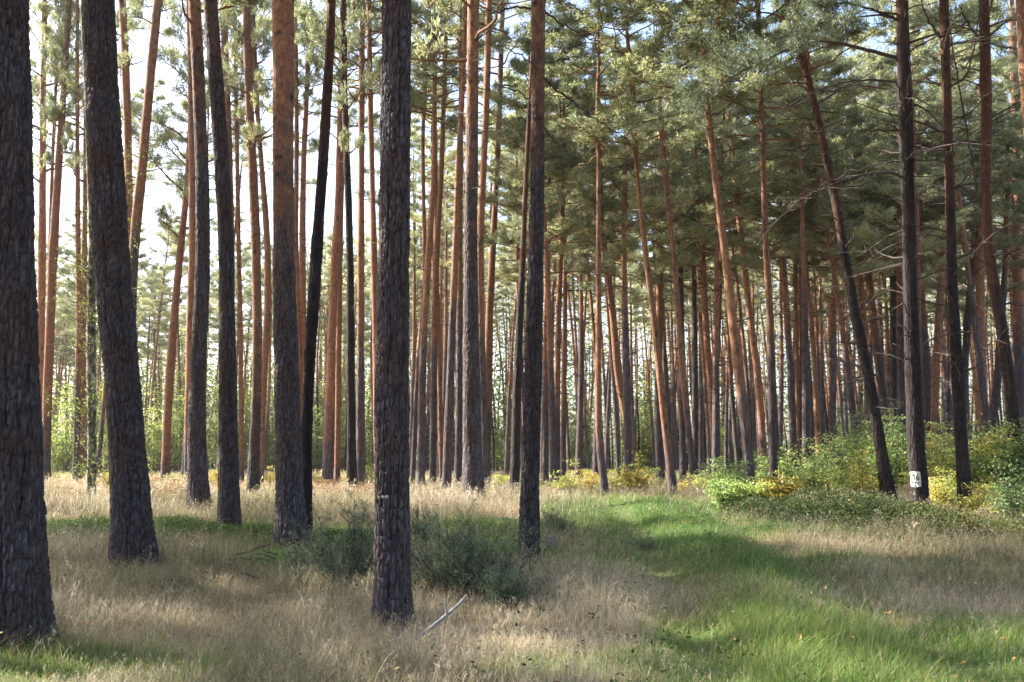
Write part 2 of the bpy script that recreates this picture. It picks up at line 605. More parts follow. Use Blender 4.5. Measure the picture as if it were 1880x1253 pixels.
def needle_tufts(b, C, D, n, L, W, rg, mat=0, tone=None, spread=0.8):
    """at each point C a brush of n needles around direction D"""
    N = len(C)
    if N == 0:
        return
    d = unit(D[:, None, :] + rg.normal(0, spread, (N, n, 3)))
    ln = L * rg.uniform(0.7, 1.25, (N, n, 1))
    side = unit(np.cross(d, rg.normal(0, 1, (N, n, 3)))) * W * 0.5
    c0 = C[:, None, :] + d * 0.01
    v = np.stack([c0 + d * ln * .15 - side * .5, c0 + d * ln * 0.55 + side, c0 + d * ln, c0 + d * ln * .5 - side], 2).reshape(-1, 3)
    f = np.arange(N * n * 4).reshape(-1, 4)
    t = np.repeat((rg.uniform(0, .6, N) if tone is None else tone), n * 4)
    t = t + np.repeat(rg.uniform(-.08, .08, N * n), 4)
    b.add(v, f, mat, tone=np.clip(t, 0, 1))


def twig_path(p0, az, L, rise, rg, n=6, droop=0.0, wig=0.12):
    t = np.linspace(0, 1, n)
    d = np.array([math.cos(az), math.sin(az)])
    side = np.array([-d[1], d[0]])
    w = np.cumsum(rg.normal(0, wig, n)) * L / n * 1.6
    w[0] = 0
    x = p0[0] + d[0] * t * L + side[0] * w
    y = p0[1] + d[1] * t * L + side[1] * w
    z = p0[2] + L * (rise * t - droop * t * t) + np.cumsum(rg.normal(0, wig * .5, n)) * L / n
    P = np.stack([x, y, z], -1)
    P[0] = p0
    return P


def pine_crown(seed, R=2.7, H=8.0, nl=30, ntuft=3600, bare=0.12, flat=1.0, L=0.17, W=0.030):
    rg = np.random.default_rng(seed)
    b = MB()
    C, D = [], []
    lead = np.stack([rg.normal(0, .06, 9).cumsum() * .4, rg.normal(0, .06, 9).cumsum() * .4, np.linspace(0, H, 9)], -1)
    lead[0] = 0
    for k in range(nl):
        q = (k + rg.uniform(-.4, .4)) / nl
        q = min(max(q, 0.0), 0.985)
        z0 = H * q
        prof = (0.75 + 0.7 * q) if q < 0.3 else (0.96 * max(0.0, (1 - (q - .3) / .75)) ** 0.65 + 0.05)
        Lk = R * prof * rg.uniform(0.65, 1.2)
        az = k * 2.4 + rg.uniform(-.5, .5)
        rise = (0.12 + 0.75 * q) * rg.uniform(.6, 1.4)
        p0 = np.array([np.interp(z0, lead[:, 2], lead[:, 0]), np.interp(z0, lead[:, 2], lead[:, 1]), z0])
        P = twig_path(p0, az, Lk, rise, rg, 8, droop=-0.12 if rg.random() < .5 else 0.15, wig=.2)
        rr = np.linspace(0.020 + 0.010 * Lk * (1 - q), 0.006, 8)
        v, f = tube_arr(P, rr, 5)
        b.add(v, f, 1)
        dead = rg.random() < bare * (2.0 if q < .2 else .6)
        nb = 2 if dead else int(5 + 4 * Lk / R)
        for s in range(nb):
            t = rg.uniform(0.32, 1.0)
            ps = np.array([np.interp(t, np.linspace(0, 1, 8), P[:, a]) for a in range(3)])
            Ls = Lk * rg.uniform(.16, .38) * (1.25 - t * .5)
            azs = az + rg.choice([-1, 1]) * rg.uniform(.35, 1.1)
            Q = twig_path(ps, azs, Ls, rg.uniform(.1, .7), rg, 5, wig=.25)
            v, f = tube_arr(Q, np.linspace(.012, .005, 5), 3)
            b.add(v, f, 1)
            if dead:
                continue
            m_ = max(6, int(ntuft / (nl * 7) * rg.uniform(.5, 1.5)))
            tt = rg.uniform(.2, 1.08, m_)
            base = np.stack([np.interp(tt, np.linspace(0, 1, 5), Q[:, a]) for a in range(3)], -1)
            base = base + rg.normal(0, 1, (m_, 3)) * np.array([.13, .13, .07]) * (0.6 + 0.4 * Ls)
            base[:, 2] += .03
            dd = unit(Q[-1] - Q[0]) * .5 + np.array([0, 0, .55])
            C.append(base)
            D.append(np.broadcast_to(dd, base.shape))
    C = np.concatenate(C)
    D = np.concatenate(D)
    clump = 0.5 * np.sin(C[:, 0] * 2.1 + seed) * np.sin(C[:, 1] * 1.9) + 0.5 * np.sin(C[:, 2] * 1.7 + C[:, 0])
    tone = np.clip(0.38 + 0.16 * clump + rg.normal(0, .12, len(C)), 0, 0.85)
    brown = rg.random(len(C)) < 0.05
    tone = np.where(brown, rg.uniform(.8, 1, len(C)), tone)
    needle_tufts(b, C, D, 7, L, W, rg, 0, tone)
    r_lead = np.linspace(.075, .012, 9)
    v, f = tube_arr(lead, r_lead, 6)
    b.add(v, f, 1)
    return b.mesh('crown', [NEEDLE, LIMB])


CROWNS = [pine_crown(11, 2.6, 8.0, 30), pine_crown(12, 2.9, 9.0, 34, 4200), pine_crown(13, 2.3, 7.0, 26, 3000, .2),
          pine_crown(14, 3.1, 8.0, 32, 4200), pine_crown(15, 2.5, 9.5, 36, 4200, .15), pine_crown(16, 2.7, 7.5, 28, 3400)]
CROWN_H = [8, 9, 7, 8, 9.5, 7.5]
SPARSE = [pine_crown(31, 2.5, 6.5, 24, 2600, .2), pine_crown(32, 2.7, 7.0, 26, 2900, .2), pine_crown(33, 2.3, 6.0, 22, 2300, .25)]
SPARSE_H = [6.5, 7, 6]
# fuller crowns reaching further down, for the stand on the right
LOWCROWNS = [pine_crown(21, 2.9, 11.0, 42, 7600, .12), pine_crown(22, 3.2, 12.0, 46, 8400, .10), pine_crown(23, 2.7, 10.5, 38, 6800, .15)]
LOWCROWN_H = [11, 12, 10.5]


def twig_list(axis_, z0, z1, n, Lm, seed, sub=True):
    """dead side branches left on a bare trunk: one mesh builder per branch"""
    rg = np.random.default_rng(seed)
    zs, xs, ys, rs = axis_
    res = []
    for k in range(n):
        z = rg.uniform(z0, z1)
        w = (z - z0) / max(.1, z1 - z0)
        az = rg.uniform(0, 6.28)
        c = np.array([np.interp(z, zs, xs), np.interp(z, zs, ys), z])
        L = Lm * rg.uniform(.25, 1.0) * (0.6 + .8 * w)
        P = twig_path(c, az, L, rg.uniform(-.1, .7), rg, 6, droop=rg.uniform(-.2, .3), wig=.22)
        V, f = tube_arr(P, np.linspace(0.014 + .008 * L, 0.004, 6), 4)
        b = MB().add(V, f, 0)
        if sub and L > .4:
            for s in range(rg.integers(1, 6)):
                q = rg.integers(1, 5)
                Q = twig_path(P[q], az + rg.uniform(-1.2, 1.2), L * rg.uniform(.2, .5), rg.uniform(-.4, .8), rg, 4, wig=.2)
                V, f = tube_arr(Q, np.linspace(.008, .003, 4), 3)
                b.add(V, f, 0)
        res.append(b)
    return res


# name: (label, points px x/y/width base first, py where bark turns orange, total height, crown base height, twigs (n, length, from), options)
PINES = [
 ("broad dark pine trunk cut off by the left edge, standing nearest on the left", [(33,1138,122),(30,1000,112),(24,900,108),(19,750,102),(15,600,98),(11,450,96),(10,200,94),(5,0,92)], -900, 21, 12.5, (4,.4,5), 'near'),
 ("thick dark leaning pine trunk, second from the left edge", [(245,1040,78),(238,850,70),(225,700,65),(214,600,65),(203,450,63),(189,200,62),(181,0,58)], -500, 21, 12.5, (5,.4,5), 'near'),
 ("slim dark pine hidden low behind the second thick trunk, reaching up beside it", [(236,900,14),(240,600,14),(237,400,14),(235,250,14),(228,60,14),(224,0,14)], 700, 20, 11, (12,.9,5), ''),
 ("brownish pine leaning right behind the second thick trunk, its top clear of it", [(232,905,20),(240,600,19),(244,480,18),(251,400,18),(262,300,17),(275,150,16),(290,0,15)], 420, 20, 11.5, (10,.8,5), ''),
 ("slim straight reddish pine just right of the nearest left trunk", [(82,880,15),(75,650,13),(77,450,14),(79,200,11),(82,0,9)], 800, 20, 12, (16,.8,5), ''),
 ("slim reddish pine leaning right, with darker foot, near the left edge", [(84,886,17),(86,760,16),(92,600,16),(98,450,16),(108,300,13),(118,150,11),(127,0,10)], 780, 20, 12, (16,.8,5), ''),
 ("very thin pine seen between the two slim reddish ones near the left edge", [(88,872,8),(90,500,7),(96,300,6),(105,100,5)], 800, 21, 12, (14,.8,5), ''),
 ("thin grey pine standing just left of the leafy birch", [(139,890,12),(146,600,11),(143,450,9),(142,200,7),(142,0,6)], 700, 20, 11, (16,.9,5), ''),
 ("thin orange pine standing right behind the leafy birch", [(149,890,11),(152,700,10),(155,450,9),(158,200,8),(160,0,7)], 860, 20, 11, (16,.9,5), ''),
 ("bright orange pine leaning right, alone in the gap before the far tree line", [(303,886,17),(308,750,15),(318,600,14),(330,470,13),(340,380,11),(352,230,9),(358,100,7)], 860, 17.5, 10.5, (20,1.2,5), ''),
 ("curved dark pine, left one of the paired dark trunks in the left half", [(367,936,42),(361,850,36),(361,700,31),(370,570,28),(374,400,25),(367,200,24),(357,0,22)], 130, 20, 11.5, (10,.5,3), 'mid'),
 ("slim pinkish pine hugging the left side of the curved dark trunk", [(345,890,15),(349,620,15),(354,450,14),(352,300,11),(349,150,9),(346,0,8)], 800, 20, 11.5, (12,.6,4), ''),
 ("straight dark knotty pine, right one of the paired dark trunks in the left half", [(421,971,42),(418,750,34),(417,600,31),(416,500,29),(412,360,28),(400,200,27),(386,0,27)], -60, 20, 11.5, (10,.5,3), 'mid'),
 ("greyish brown pine emerging above behind the straight knotty dark one", [(424,890,17),(423,500,16),(420,300,15),(415,160,14),(411,0,13)], 500, 20, 11, (12,.8,5), ''),
 ("thin orange red pine close to the right side of the knotty dark trunk", [(443,893,9),(442,600,8),(438,450,8),(434,200,7),(431,0,6)], 850, 20, 11, (12,.7,5), ''),
 ("slim pine with dark foot curving left towards its top, third of the left middle row", [(464,910,25),(470,750,18),(473,650,17),(470,450,18),(466,350,17),(458,200,16),(452,0,15)], 700, 20, 11.5, (12,.7,4), 'mid'),
 ("thin orange pine crossing behind the slim dark footed one in the left middle", [(478,893,11),(484,700,11),(491,600,13),(492,450,12),(480,300,9),(468,150,8),(462,0,7)], 880, 20, 11, (12,.7,5), ''),
 ("tall stout pine, grey below and tan orange above, forked pair's left trunk", [(535,1002,60),(530,830,50),(525,650,45),(522,500,41),(520,400,40),(520,200,39),(520,0,40)], 380, 21, 12, (6,.5,5), 'near'),
 ("blackish pine leaning right out of the foot of the stout tan one", [(563,985,24),(562,850,20),(565,700,20),(573,600,22),(582,450,24),(586,400,20),(596,250,19),(604,125,17),(609,0,16)], 240, 20, 12, (8,.6,4), 'mid'),
 ("thin red pine rising just right of the stout tan trunk", [(556,893,10),(550,620,9),(543,450,9),(545,250,8),(543,50,7)], 850, 20, 11.5, (14,.7,5), ''),
 ("thin orange pine between the stout tan trunk and its leaning black neighbour", [(556,890,12),(557,700,12),(555,450,12),(557,300,10),(562,200,9),(568,60,8)], 850, 20, 11, (14,.8,5), ''),
 ("slim brown pine with dark foot, first of the four right of the leaning black one", [(601,894,21),(604,800,20),(608,650,16),(615,450,14),(620,400,12),(624,220,10),(628,50,9)], 780, 20, 11.5, (14,.7,4), ''),
 ("pink bare slim pine in full sun beside the brown one in the left middle", [(619,888,11),(621,700,10),(624,450,10),(629,300,8),(632,100,7)], 870, 20, 11.5, (12,.7,5), ''),
 ("slim dark straight pine, third of the four right of the leaning black one", [(647,906,21),(645,800,17),(644,650,15),(643,500,14),(641,400,13),(633,200,12),(630,0,12)], 200, 20, 11.5, (14,.7,4), 'mid'),
 ("slim brown straight pine touching the dark one just left of the big central trunk", [(662,902,18),(662,600,13),(663,400,12),(664,200,11),(665,0,10)], 640, 20, 11.5, (14,.7,4), ''),
 ("reddish slim pine half hidden by the left side of the big central trunk", [(694,900,14),(690,600,13),(686,450,12),(684,360,10),(680,200,10),(677,0,9)], 820, 20, 11.5, (18,.7,4), ''),
 ("big dark rough barked pine in the centre foreground, nearest whole trunk", [(723,1162,76),(720,1080,69),(718,950,66),(719,810,64),(720,650,62),(721,500,58),(724,400,57),(728,200,58),(728,0,56)], -900, 21, 13, (4,.4,6), 'near'),
 ("very thin pine with dead twigs just right of the big central trunk", [(757,890,9),(765,700,8),(781,500,8),(778,400,7),(776,250,7),(781,150,6)], 700, 19, 10.5, (24,1.0,3), ''),
 ("slim brown pine, first of the row right of the big central trunk", [(772,897,16),(776,650,13),(788,450,12),(797,320,9),(798,140,8),(800,0,7)], 620, 20, 11, (20,.8,3), ''),
 ("slim brown pine, second of the row right of the big central trunk", [(795,893,13),(797,650,12),(801,450,12),(806,400,10),(812,280,9),(816,140,8),(820,0,7)], 640, 20, 11, (20,.8,3), ''),
 ("slim orange tinged pine curving behind the second of the row right of centre", [(812,888,9),(810,850,9),(806,650,9),(801,500,9),(800,300,7)], 860, 18, 10.5, (14,.8,3), ''),
 ("slim twiggy dark footed pine, third of the row right of centre", [(819,904,17),(828,650,14),(837,450,12),(840,320,11),(848,200,9),(853,60,8)], 560, 20, 11, (30,.9,3), ''),
 ("slim twiggy pine pressed to the left side of the thick dark trunk", [(841,896,15),(844,690,13),(844,450,11),(845,280,10),(847,100,8)], 560, 20, 11, (30,.9,3), ''),
 ("thick dark pine with a wide foot standing right of centre", [(869,918,44),(867,800,36),(865,650,31),(864,450,26),(865,400,24),(867,200,23),(869,0,22)], 260, 21, 11.5, (16,.9,4), 'mid'),
 ("slim orange pine rising behind the right side of the thick dark wide footed one", [(893,905,15),(887,750,14),(883,600,14),(881,450,13),(885,360,12),(893,200,12),(898,0,12)], 620, 20, 11.5, (16,.9,4), ''),
 ("slim brown pine leaning right, with dead side branches, left of the dark right centre trunk", [(893,890,15),(894,730,14),(897,610,14),(905,450,12),(910,360,11),(917,200,10),(923,0,9)], 760, 20, 11, (20,1.0,3), ''),
 ("long straight dark pine right of centre, pinkish brown towards its top", [(970,1036,41),(974,850,35),(980,650,33),(983,500,29),(986,360,28),(988,200,26),(988,0,26)], 200, 20, 11.5, (6,.6,4), 'near'),
 ("slim dark pine leaning behind the long straight one right of centre", [(944,913,18),(951,650,15),(959,500,11),(964,360,9),(972,200,7)], 470, 18, 10.5, (14,.7,3), ''),
 ("slim brown pine, first right of the long straight dark one", [(1001,890,13),(1002,700,12),(1004,550,11),(1007,400,9),(1009,300,8)], 700, 19, 9.5, (14,.7,4), ''),
 ("slim sunlit pine, second right of the long straight dark one", [(1021,893,15),(1022,730,13),(1026,550,10),(1033,400,8),(1034,300,7)], 760, 19, 9.5, (14,.7,4), ''),
 ("slim curved sunlit pine, third right of the long straight dark one", [(1034,882,11),(1035,690,9),(1038,550,8),(1036,430,7)], 760, 18, 8.5, (14,.7,4), ''),
 ("pale curved slim pine bowing left above the yellow bush", [(1112,910,15),(1101,830,14),(1098,730,12),(1099,610,11),(1099,490,10),(1099,400,8),(1099,290,7)], 800, 17.5, 10, (16,.8,4), ''),
 ("bright orange pine leaning left above the feathery yellow green sapling", [(1166,880,18),(1164,845,17),(1151,770,16),(1134,690,14),(1125,570,13),(1111,470,10),(1105,400,9),(1098,300,7)], 850, 18, 10, (18,1.0,4), ''),
 ("orange leaning pine, first of the three long leaners right of the track", [(1237,910,17),(1227,830,15),(1215,730,13),(1206,630,13),(1196,550,11),(1184,450,10),(1175,380,8),(1165,260,7)], 830, 18, 10, (18,1.0,4), ''),
 ("straight pine crossed by the first long leaner right of the track", [(1212,880,15),(1208,730,14),(1211,600,13),(1211,450,12),(1212,320,10),(1213,240,8)], 640, 18, 10, (18,.9,4), ''),
 ("slender leaning pine just right of the crossed straight one", [(1276,900,12),(1264,790,11),(1253,690,11),(1245,570,10),(1236,450,9),(1222,350,8),(1216,280,7)], 740, 17.5, 9.5, (18,.9,4), ''),
 ("dark upright slim pine behind the slender leaners right of the track", [(1254,884,13),(1252,700,12),(1250,530,10),(1249,430,8)], 350, 18, 9, (14,.8,4), ''),
 ("darkest upright thin pine left of the pinkish leaner", [(1277,884,12),(1276,700,12),(1275,610,11),(1274,500,8)], 350, 18, 9, (14,.8,4), ''),
 ("pinkish pine leaning left with a gentle curve, above the pale green bushes", [(1317,886,16),(1314,840,15),(1306,730,14),(1295,590,12),(1289,450,11),(1283,370,9),(1280,330,8)], 830, 18, 9.5, (18,.9,4), ''),
 ("strong pine curving left with a dark foot, longest of the leaners right of the track", [(1379,917,20),(1371,810,19),(1360,710,19),(1345,590,17),(1335,490,15),(1321,400,12),(1313,320,12),(1303,240,11),(1295,150,9)], 720, 18.5, 11, (18,1.2,3), ''),
 ("leaning brown pine close behind the strong curving one", [(1405,884,14),(1400,810,14),(1392,690,13),(1375,570,12),(1366,470,11),(1356,400,10),(1347,300,9),(1339,220,8)], 800, 18, 10.5, (18,1.1,3), ''),
 ("straight reddish pine with dark foot at the edge of the pale green bushes", [(1421,916,15),(1418,730,15),(1415,610,14),(1408,480,12),(1405,440,11),(1400,250,9)], 640, 18, 10, (22,1.1,3), ''),
 ("brown slim pine bending left between the dark footed one and the bright orange one", [(1458,884,14),(1457,840,13),(1454,730,13),(1447,610,12),(1439,490,11),(1432,380,9)], 600, 17.5, 9.5, (18,1.0,3), ''),
 ("brightest orange straight pine with a swollen foot behind the bushes on the right", [(1477,890,19),(1475,800,16),(1474,730,15),(1474,610,14),(1473,450,12),(1470,370,10)], 760, 18, 10.5, (12,.8,4), ''),
 ("thin orange pine next to the brightest orange straight one, on its left", [(1465,880,8),(1464,700,8),(1462,600,8),(1461,450,7)], 860, 17.5, 9.5, (10,.8,4), ''),
 ("thin leaning orange pine next to the brightest orange straight one, on its right", [(1506,884,10),(1502,810,10),(1496,670,9),(1483,530,9),(1476,420,7)], 840, 17.5, 9.5, (10,.8,4), ''),
 ("slim grey brown pine sunlit down its left side, midway between orange one and big leaner", [(1523,882,15),(1527,810,13),(1530,690,13),(1530,570,11),(1534,470,10),(1537,380,9)], 600, 18, 10, (18,1.0,3), ''),
 ("big dark pine leaning strongly left, beside the tree with the painted number", [(1634,928,28),(1618,830,23),(1602,730,22),(1585,650,20),(1565,550,19),(1552,480,18),(1534,360,16),(1516,290,15),(1500,200,14),(1472,110,12),(1456,50,10),(1440,0,9)], 420, 17.5, 10.5, (44,2.0,2), 'mid'),
 ("tall orange pine curving left behind the big dark leaner", [(1635,880,16),(1627,770,15),(1613,670,15),(1602,570,14),(1590,470,13),(1583,360,11),(1574,280,10),(1567,200,9)], 640, 18, 10, (20,1.2,3), ''),
 ("slim orange pine between the big dark leaner and the curving orange one", [(1596,884,12),(1592,700,11),(1583,550,10),(1573,450,10),(1569,300,9)], 640, 18, 9.5, (20,1.2,3), ''),
 ("grey thin pine standing to the left behind the numbered tree", [(1641,880,12),(1640,600,12),(1640,470,11),(1642,350,9)], 200, 18, 9.5, (18,1.0,3), ''),
 ("pinkish pine showing its sunlit edge along the left side of the numbered tree", [(1656,882,16),(1655,650,15),(1653,450,14),(1651,320,12),(1655,150,10),(1658,0,8)], 560, 19, 11, (18,1.0,3), ''),
 ("dark pine with a white painted patch reading 16 and an arrow", [(1692,948,38),(1683,850,32),(1679,750,29),(1674,650,27),(1670,480,25),(1667,360,24),(1662,200,26),(1659,120,25),(1656,0,22)], 60, 19, 12, (44,2.1,2.5), 'sign'),
 ("orange pine directly behind the right side of the numbered tree", [(1705,884,17),(1703,810,17),(1700,690,17),(1692,450,15),(1688,500,15),(1684,350,14),(1683,200,14),(1681,0,14)], 600, 19, 11.5, (18,1.0,3), ''),
 ("orange pine leaning right between the numbered tree and its dark right neighbour", [(1714,870,14),(1715,780,14),(1718,690,14),(1724,570,13),(1732,470,12),(1740,380,10)], 800, 18, 10, (18,1.0,3), ''),
 ("dark footed pine right of the numbered tree, its upper trunk orange and twiggy", [(1773,951,26),(1765,810,24),(1758,690,22),(1751,570,19),(1746,480,18),(1745,360,18),(1740,240,17),(1737,140,16),(1733,0,17)], 360, 19, 12, (44,2.2,2.5), 'mid'),
 ("slim grey brown pine leaning right behind the dark footed twiggy one", [(1767,890,12),(1770,700,12),(1775,610,13),(1784,510,13),(1792,400,10)], 500, 17.5, 9.5, (20,1.0,3), ''),
 ("sunlit salmon coloured straight pine left of the S-curved trunk", [(1804,885,17),(1803,800,17),(1800,600,16),(1799,470,15),(1800,380,12)], 800, 18, 10, (14,1.0,3), ''),
 ("sturdy S-curved pine, second trunk in from the right edge", [(1869,925,27),(1861,800,25),(1855,730,24),(1845,630,22),(1825,530,21),(1818,480,20),(1811,420,19),(1809,360,19),(1812,260,20),(1810,150,20),(1806,0,18)], 560, 19, 12, (34,2.0,3), 'mid'),
 ("leaning grey trunk crossing low behind the S-curved pine", [(1815,890,15),(1818,800,15),(1830,720,14),(1838,600,13),(1845,500,10)], 500, 17, 9.5, (14,1.0,3), ''),
 ("straight pinkish pine at the right edge of the view", [(1875,886,21),(1873,700,19),(1869,450,17),(1866,300,15),(1862,150,14),(1859,50,13)], 600, 19, 11, (20,1.0,3), ''),
 ("dark red pine whose upper trunk leans into the top right corner", [(1960,960,26),(1935,700,24),(1905,400,20),(1885,200,18),(1873,0,16)], 500, 19, 12, (14,1.2,4), ''),
]


def path_from_px(pts, Y, base, ly=0.0, dx=0.0):
    out_ = []
    for (px, py) in pts:
        d = ray(px, py)
        t = (Y - ly * (0 - 0)) / d[1]
        p = np.array([0, 0, CAM_H]) + d * t
        out_.append(p - base)
    return np.array(out_)


# shade on these trunks is painted in as a darker bark colour
SHADED_BARK = {'dark pine with a white painted patch reading 16 and an arrow', 'dark footed pine right of the numbered tree, its upper trunk orange and twiggy',
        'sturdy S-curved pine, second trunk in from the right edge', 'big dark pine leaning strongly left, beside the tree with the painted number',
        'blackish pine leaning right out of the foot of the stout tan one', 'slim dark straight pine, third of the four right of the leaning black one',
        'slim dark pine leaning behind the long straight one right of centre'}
PLACED = []


def plant_traced(idx, label, pts, py_or, H, Hc, tw, opt):
    rg = np.random.default_rng(100 + idx)
    bx, by, bw = pts[0]
    if bx < 960 and opt == '' and idx != 9:
        H, Hc = 21.0, 14.3 + (idx % 4) * .5
    P0 = hit(bx, by)
    Y = P0[1]
    Y = min(Y, 0.60 * F / bw)
    if opt == '':
        Y = min(Y, rg.uniform(41, 47))
    g = at_depth(bx, by, Y)
    z0 = float(ground(g[0], Y))
    ly = rg.uniform(-.015, .015)
    base = np.array([g[0], Y, z0])
    P, R = [], []
    for (px, py, w) in pts:
        d = ray(px, py)
        # Y + ly*(z - z0) along the ray
        t = (Y + ly * (CAM_H - z0)) / (d[1] - ly * d[2])
        p = np.array([0, 0, CAM_H]) + d * t
        P.append(p - base)
        R.append(w * (t * (d @ np.array([0, cp, sp_]))) / F / 2)
    P, R = np.array(P), np.array(R)
    if opt != '':
        R = R * 0.97
    # foot into the ground
    P[:, 2] -= 0
    foot = np.array([P[0, 0] + (P[0, 0] - P[1, 0]) * 0.1, P[0, 1], -0.25])
    if P[0, 2] > -0.1:
        P = np.vstack([foot, P])
        R = np.concatenate([[R[0]], R])
    else:
        P[0, 2] = min(P[0, 2], -0.2)
    order = np.argsort(P[:, 2])
    P, R = P[order], R[order]
    top = P[-1]
    slope = (P[-1, :2] - P[-2, :2]) / max(.3, P[-1, 2] - P[-2, 2])
    slope = np.clip(slope, -.12, .12)
    ztop = top[2]
    H = max(H, ztop + 2.5)
    if ztop < H - 0.5:
        zs = np.linspace(ztop, H, 7)[1:]
        cur = top.copy()
        for k, z in enumerate(zs):
            dzz = z - cur[2]
            cur = np.array([cur[0] + slope[0] * dzz * 0.85 ** k, cur[1] + slope[1] * dzz * .85 ** k, z])
            P = np.vstack([P, cur])
            R = np.concatenate([R, [max(.02, R[-1] * (1 - dzz / max(.5, (H + 1.0 - (z - dzz)))))]])
    d_or = CAM_H + (850 - py_or) / F * Y - z0
    near = opt == 'near'
    mid = opt in ('mid', 'sign')
    root = thing('pine_tree', label, 'pine tree', base, 'tall pines of the stand')
    vis_top = (850 + 30) / F * Y + CAM_H - z0 + 0.4
    sides, dz, rough = (128, 0.015, 0.018) if near else ((64, 0.035, 0.013) if mid else (16, 0.16, 0))
    if idx in (0, 26):
        sides, dz = 140, 0.013
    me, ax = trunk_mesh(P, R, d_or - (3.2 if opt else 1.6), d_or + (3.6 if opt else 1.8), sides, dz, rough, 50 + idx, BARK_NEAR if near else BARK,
                        flare=0.5 if near else 0.3, detail_top=min(vis_top, H - 1), dark=1.0 if label in SHADED_BARK else 0.0)
    obj('trunk', me, root)
    n, Lm, zt = tw
    zhi = min(Hc + .5, vis_top + 1)
    for tb in twig_list(ax, min(zt, zhi - 1), zhi, n, Lm, 300 + idx):
        obj('dead_branch', tb.mesh('dead_branch', [DEAD]), root)
    low = Y > 24 and bx > 980 and Hc <= 11
    meshes, hs = (LOWCROWNS, LOWCROWN_H) if low else ((SPARSE, SPARSE_H) if bx < 960 else (CROWNS, CROWN_H))
    k = int(rg.integers(0, len(meshes)))
    c = obj('crown', meshes[k], root)
    hb = H + 0.6 - Hc
    s = hb / hs[k]
    zs_, xs_, ys_, rs_ = ax
    xb, yb = np.interp(Hc, zs_, xs_), np.interp(Hc, zs_, ys_)
    xt, yt = np.interp(H, zs_, xs_), np.interp(H, zs_, ys_)
    c.location = (xb, yb, Hc)
    dirv = Vector((xt - xb, yt - yb, H - Hc)).normalized()
    q = dirv.to_track_quat('Z', 'Y').to_euler()
    c.rotation_euler = q
    ws = rg.uniform(.85, 1.15)
    shx, shy = base[0] + xb + SUN_SH[0] * (Hc + 3), Y + SUN_SH[1] * (Hc + 3)
    if -14 < shx < 17 and 17.5 < shy < 36:
        ws *= .5
    c.scale = (ws, ws, s)
    PLACED.append((base[0], Y))
    return root, ax, base


TREES = [plant_traced(k, *row) for k, row in enumerate(PINES)]
by_label = {row[0]: TREES[k] for k, row in enumerate(PINES)}


# limbs of particular trees that the picture shows
def limb(tree, pts, w0, w1, yoff=0.0, tufts=None, seed=1, name='branch'):
    root, ax, base = tree
    Y0 = base[1]
    n = len(pts)
    P = []
    for k, (px, py) in enumerate(pts):
        P.append(at_depth(px, py, Y0 + yoff * k / (n - 1)) - base)
    P = np.array(P)
    tt = np.linspace(0, 1, n)
    t2 = np.linspace(0, 1, n * 4)
    Q = np.stack([np.interp(t2, tt, P[:, a]) for a in range(3)], -1)
    Qs = Q.copy()
    for _ in range(3):
        Qs[1:-1] = (Qs[:-2] + Qs[1:-1] * 2 + Qs[2:]) / 4
    rg = np.random.default_rng(seed)
    Qs[1:] += rg.normal(0, .012, (len(Qs) - 1, 3))
    r = np.linspace(w0, w1, len(Qs)) * Y0 / F / 2
    b = MB()
    v, f = tube_arr(Qs, r, 7)
    b.add(v, f, 0, tone=0)
    L = np.linalg.norm(P[-1] - P[0])
    for s in range(int(7 + 4 * L)):
        q = rg.integers(len(Qs) // 4, len(Qs))
        az = math.atan2(P[-1][1] - P[0][1], P[-1][0] - P[0][0]) + rg.choice([-1, 1]) * rg.uniform(.2, 1.3)
        S = twig_path(Qs[q], az, L * rg.uniform(.1, .3), rg.uniform(-.5, .5), rg, 5, wig=.25)
        v, f = tube_arr(S, np.linspace(r[q] * .5, .003, 5), 4)
        b.add(v, f, 0, tone=0)
        if tufts and q > len(Qs) * tufts[0]:
            m_ = tufts[1]
            t_ = rg.uniform(.1, 1.1, m_)
            C = np.stack([np.interp(t_, np.linspace(0, 1, 5), S[:, a]) for a in range(3)], -1) + rg.normal(0, .09, (m_, 3))
            D = np.broadcast_to(unit(S[-1] - S[0]) * .5 + np.array([0, 0, -.1]), C.shape)
            needle_tufts(b, C, D, 9, .10, .011, rg, 1, rg.uniform(0, .35, m_))
    o = obj(name, b.mesh(name, [DEAD, NEEDLE]), root)
    return o


SIGN = by_label["dark pine with a white painted patch reading 16 and an arrow"]
S2 = by_label["dark footed pine right of the numbered tree, its upper trunk orange and twiggy"]
LONG = by_label["long straight dark pine right of centre, pinkish brown towards its top"]
LEAN = by_label["big dark pine leaning strongly left, beside the tree with the painted number"]
SCUR = by_label["sturdy S-curved pine, second trunk in from the right edge"]
limb(SIGN, [(1652, 108), (1600, 94), (1545, 80), (1500, 75), (1450, 90), (1400, 112), (1340, 140), (1290, 190)], 8, 2, -1.5, (.45, 60), 1)
limb(SIGN, [(1656, 152), (1600, 146), (1540, 152), (1480, 175), (1420, 215), (1370, 260)], 5, 1.5, -.6, None, 2)
limb(SIGN, [(1656, 174), (1625, 162), (1570, 155), (1520, 170), (1450, 180)], 5, 1.2, .8, None, 3)
limb(SIGN, [(1660, 240), (1600, 240), (1540, 238), (1470, 246)], 4, 1, -.5, None, 4)
limb(SIGN, [(1662, 332), (1640, 315), (1590, 318), (1540, 335), (1480, 360), (1430, 400), (1390, 450)], 5, 1.5, -1.0, None, 5)
limb(SIGN, [(1656, 40), (1610, 20), (1560, 5), (1500, 10)], 5, 2, -1, (.4, 50), 6)
limb(SIGN, [(1664, 250), (1640, 232), (1602, 220)], 5, 1.5, -.3, None, 7)
limb(SIGN, [(1672, 190), (1700, 200), (1735, 240)], 5, 1.5, -.5, None, 8)
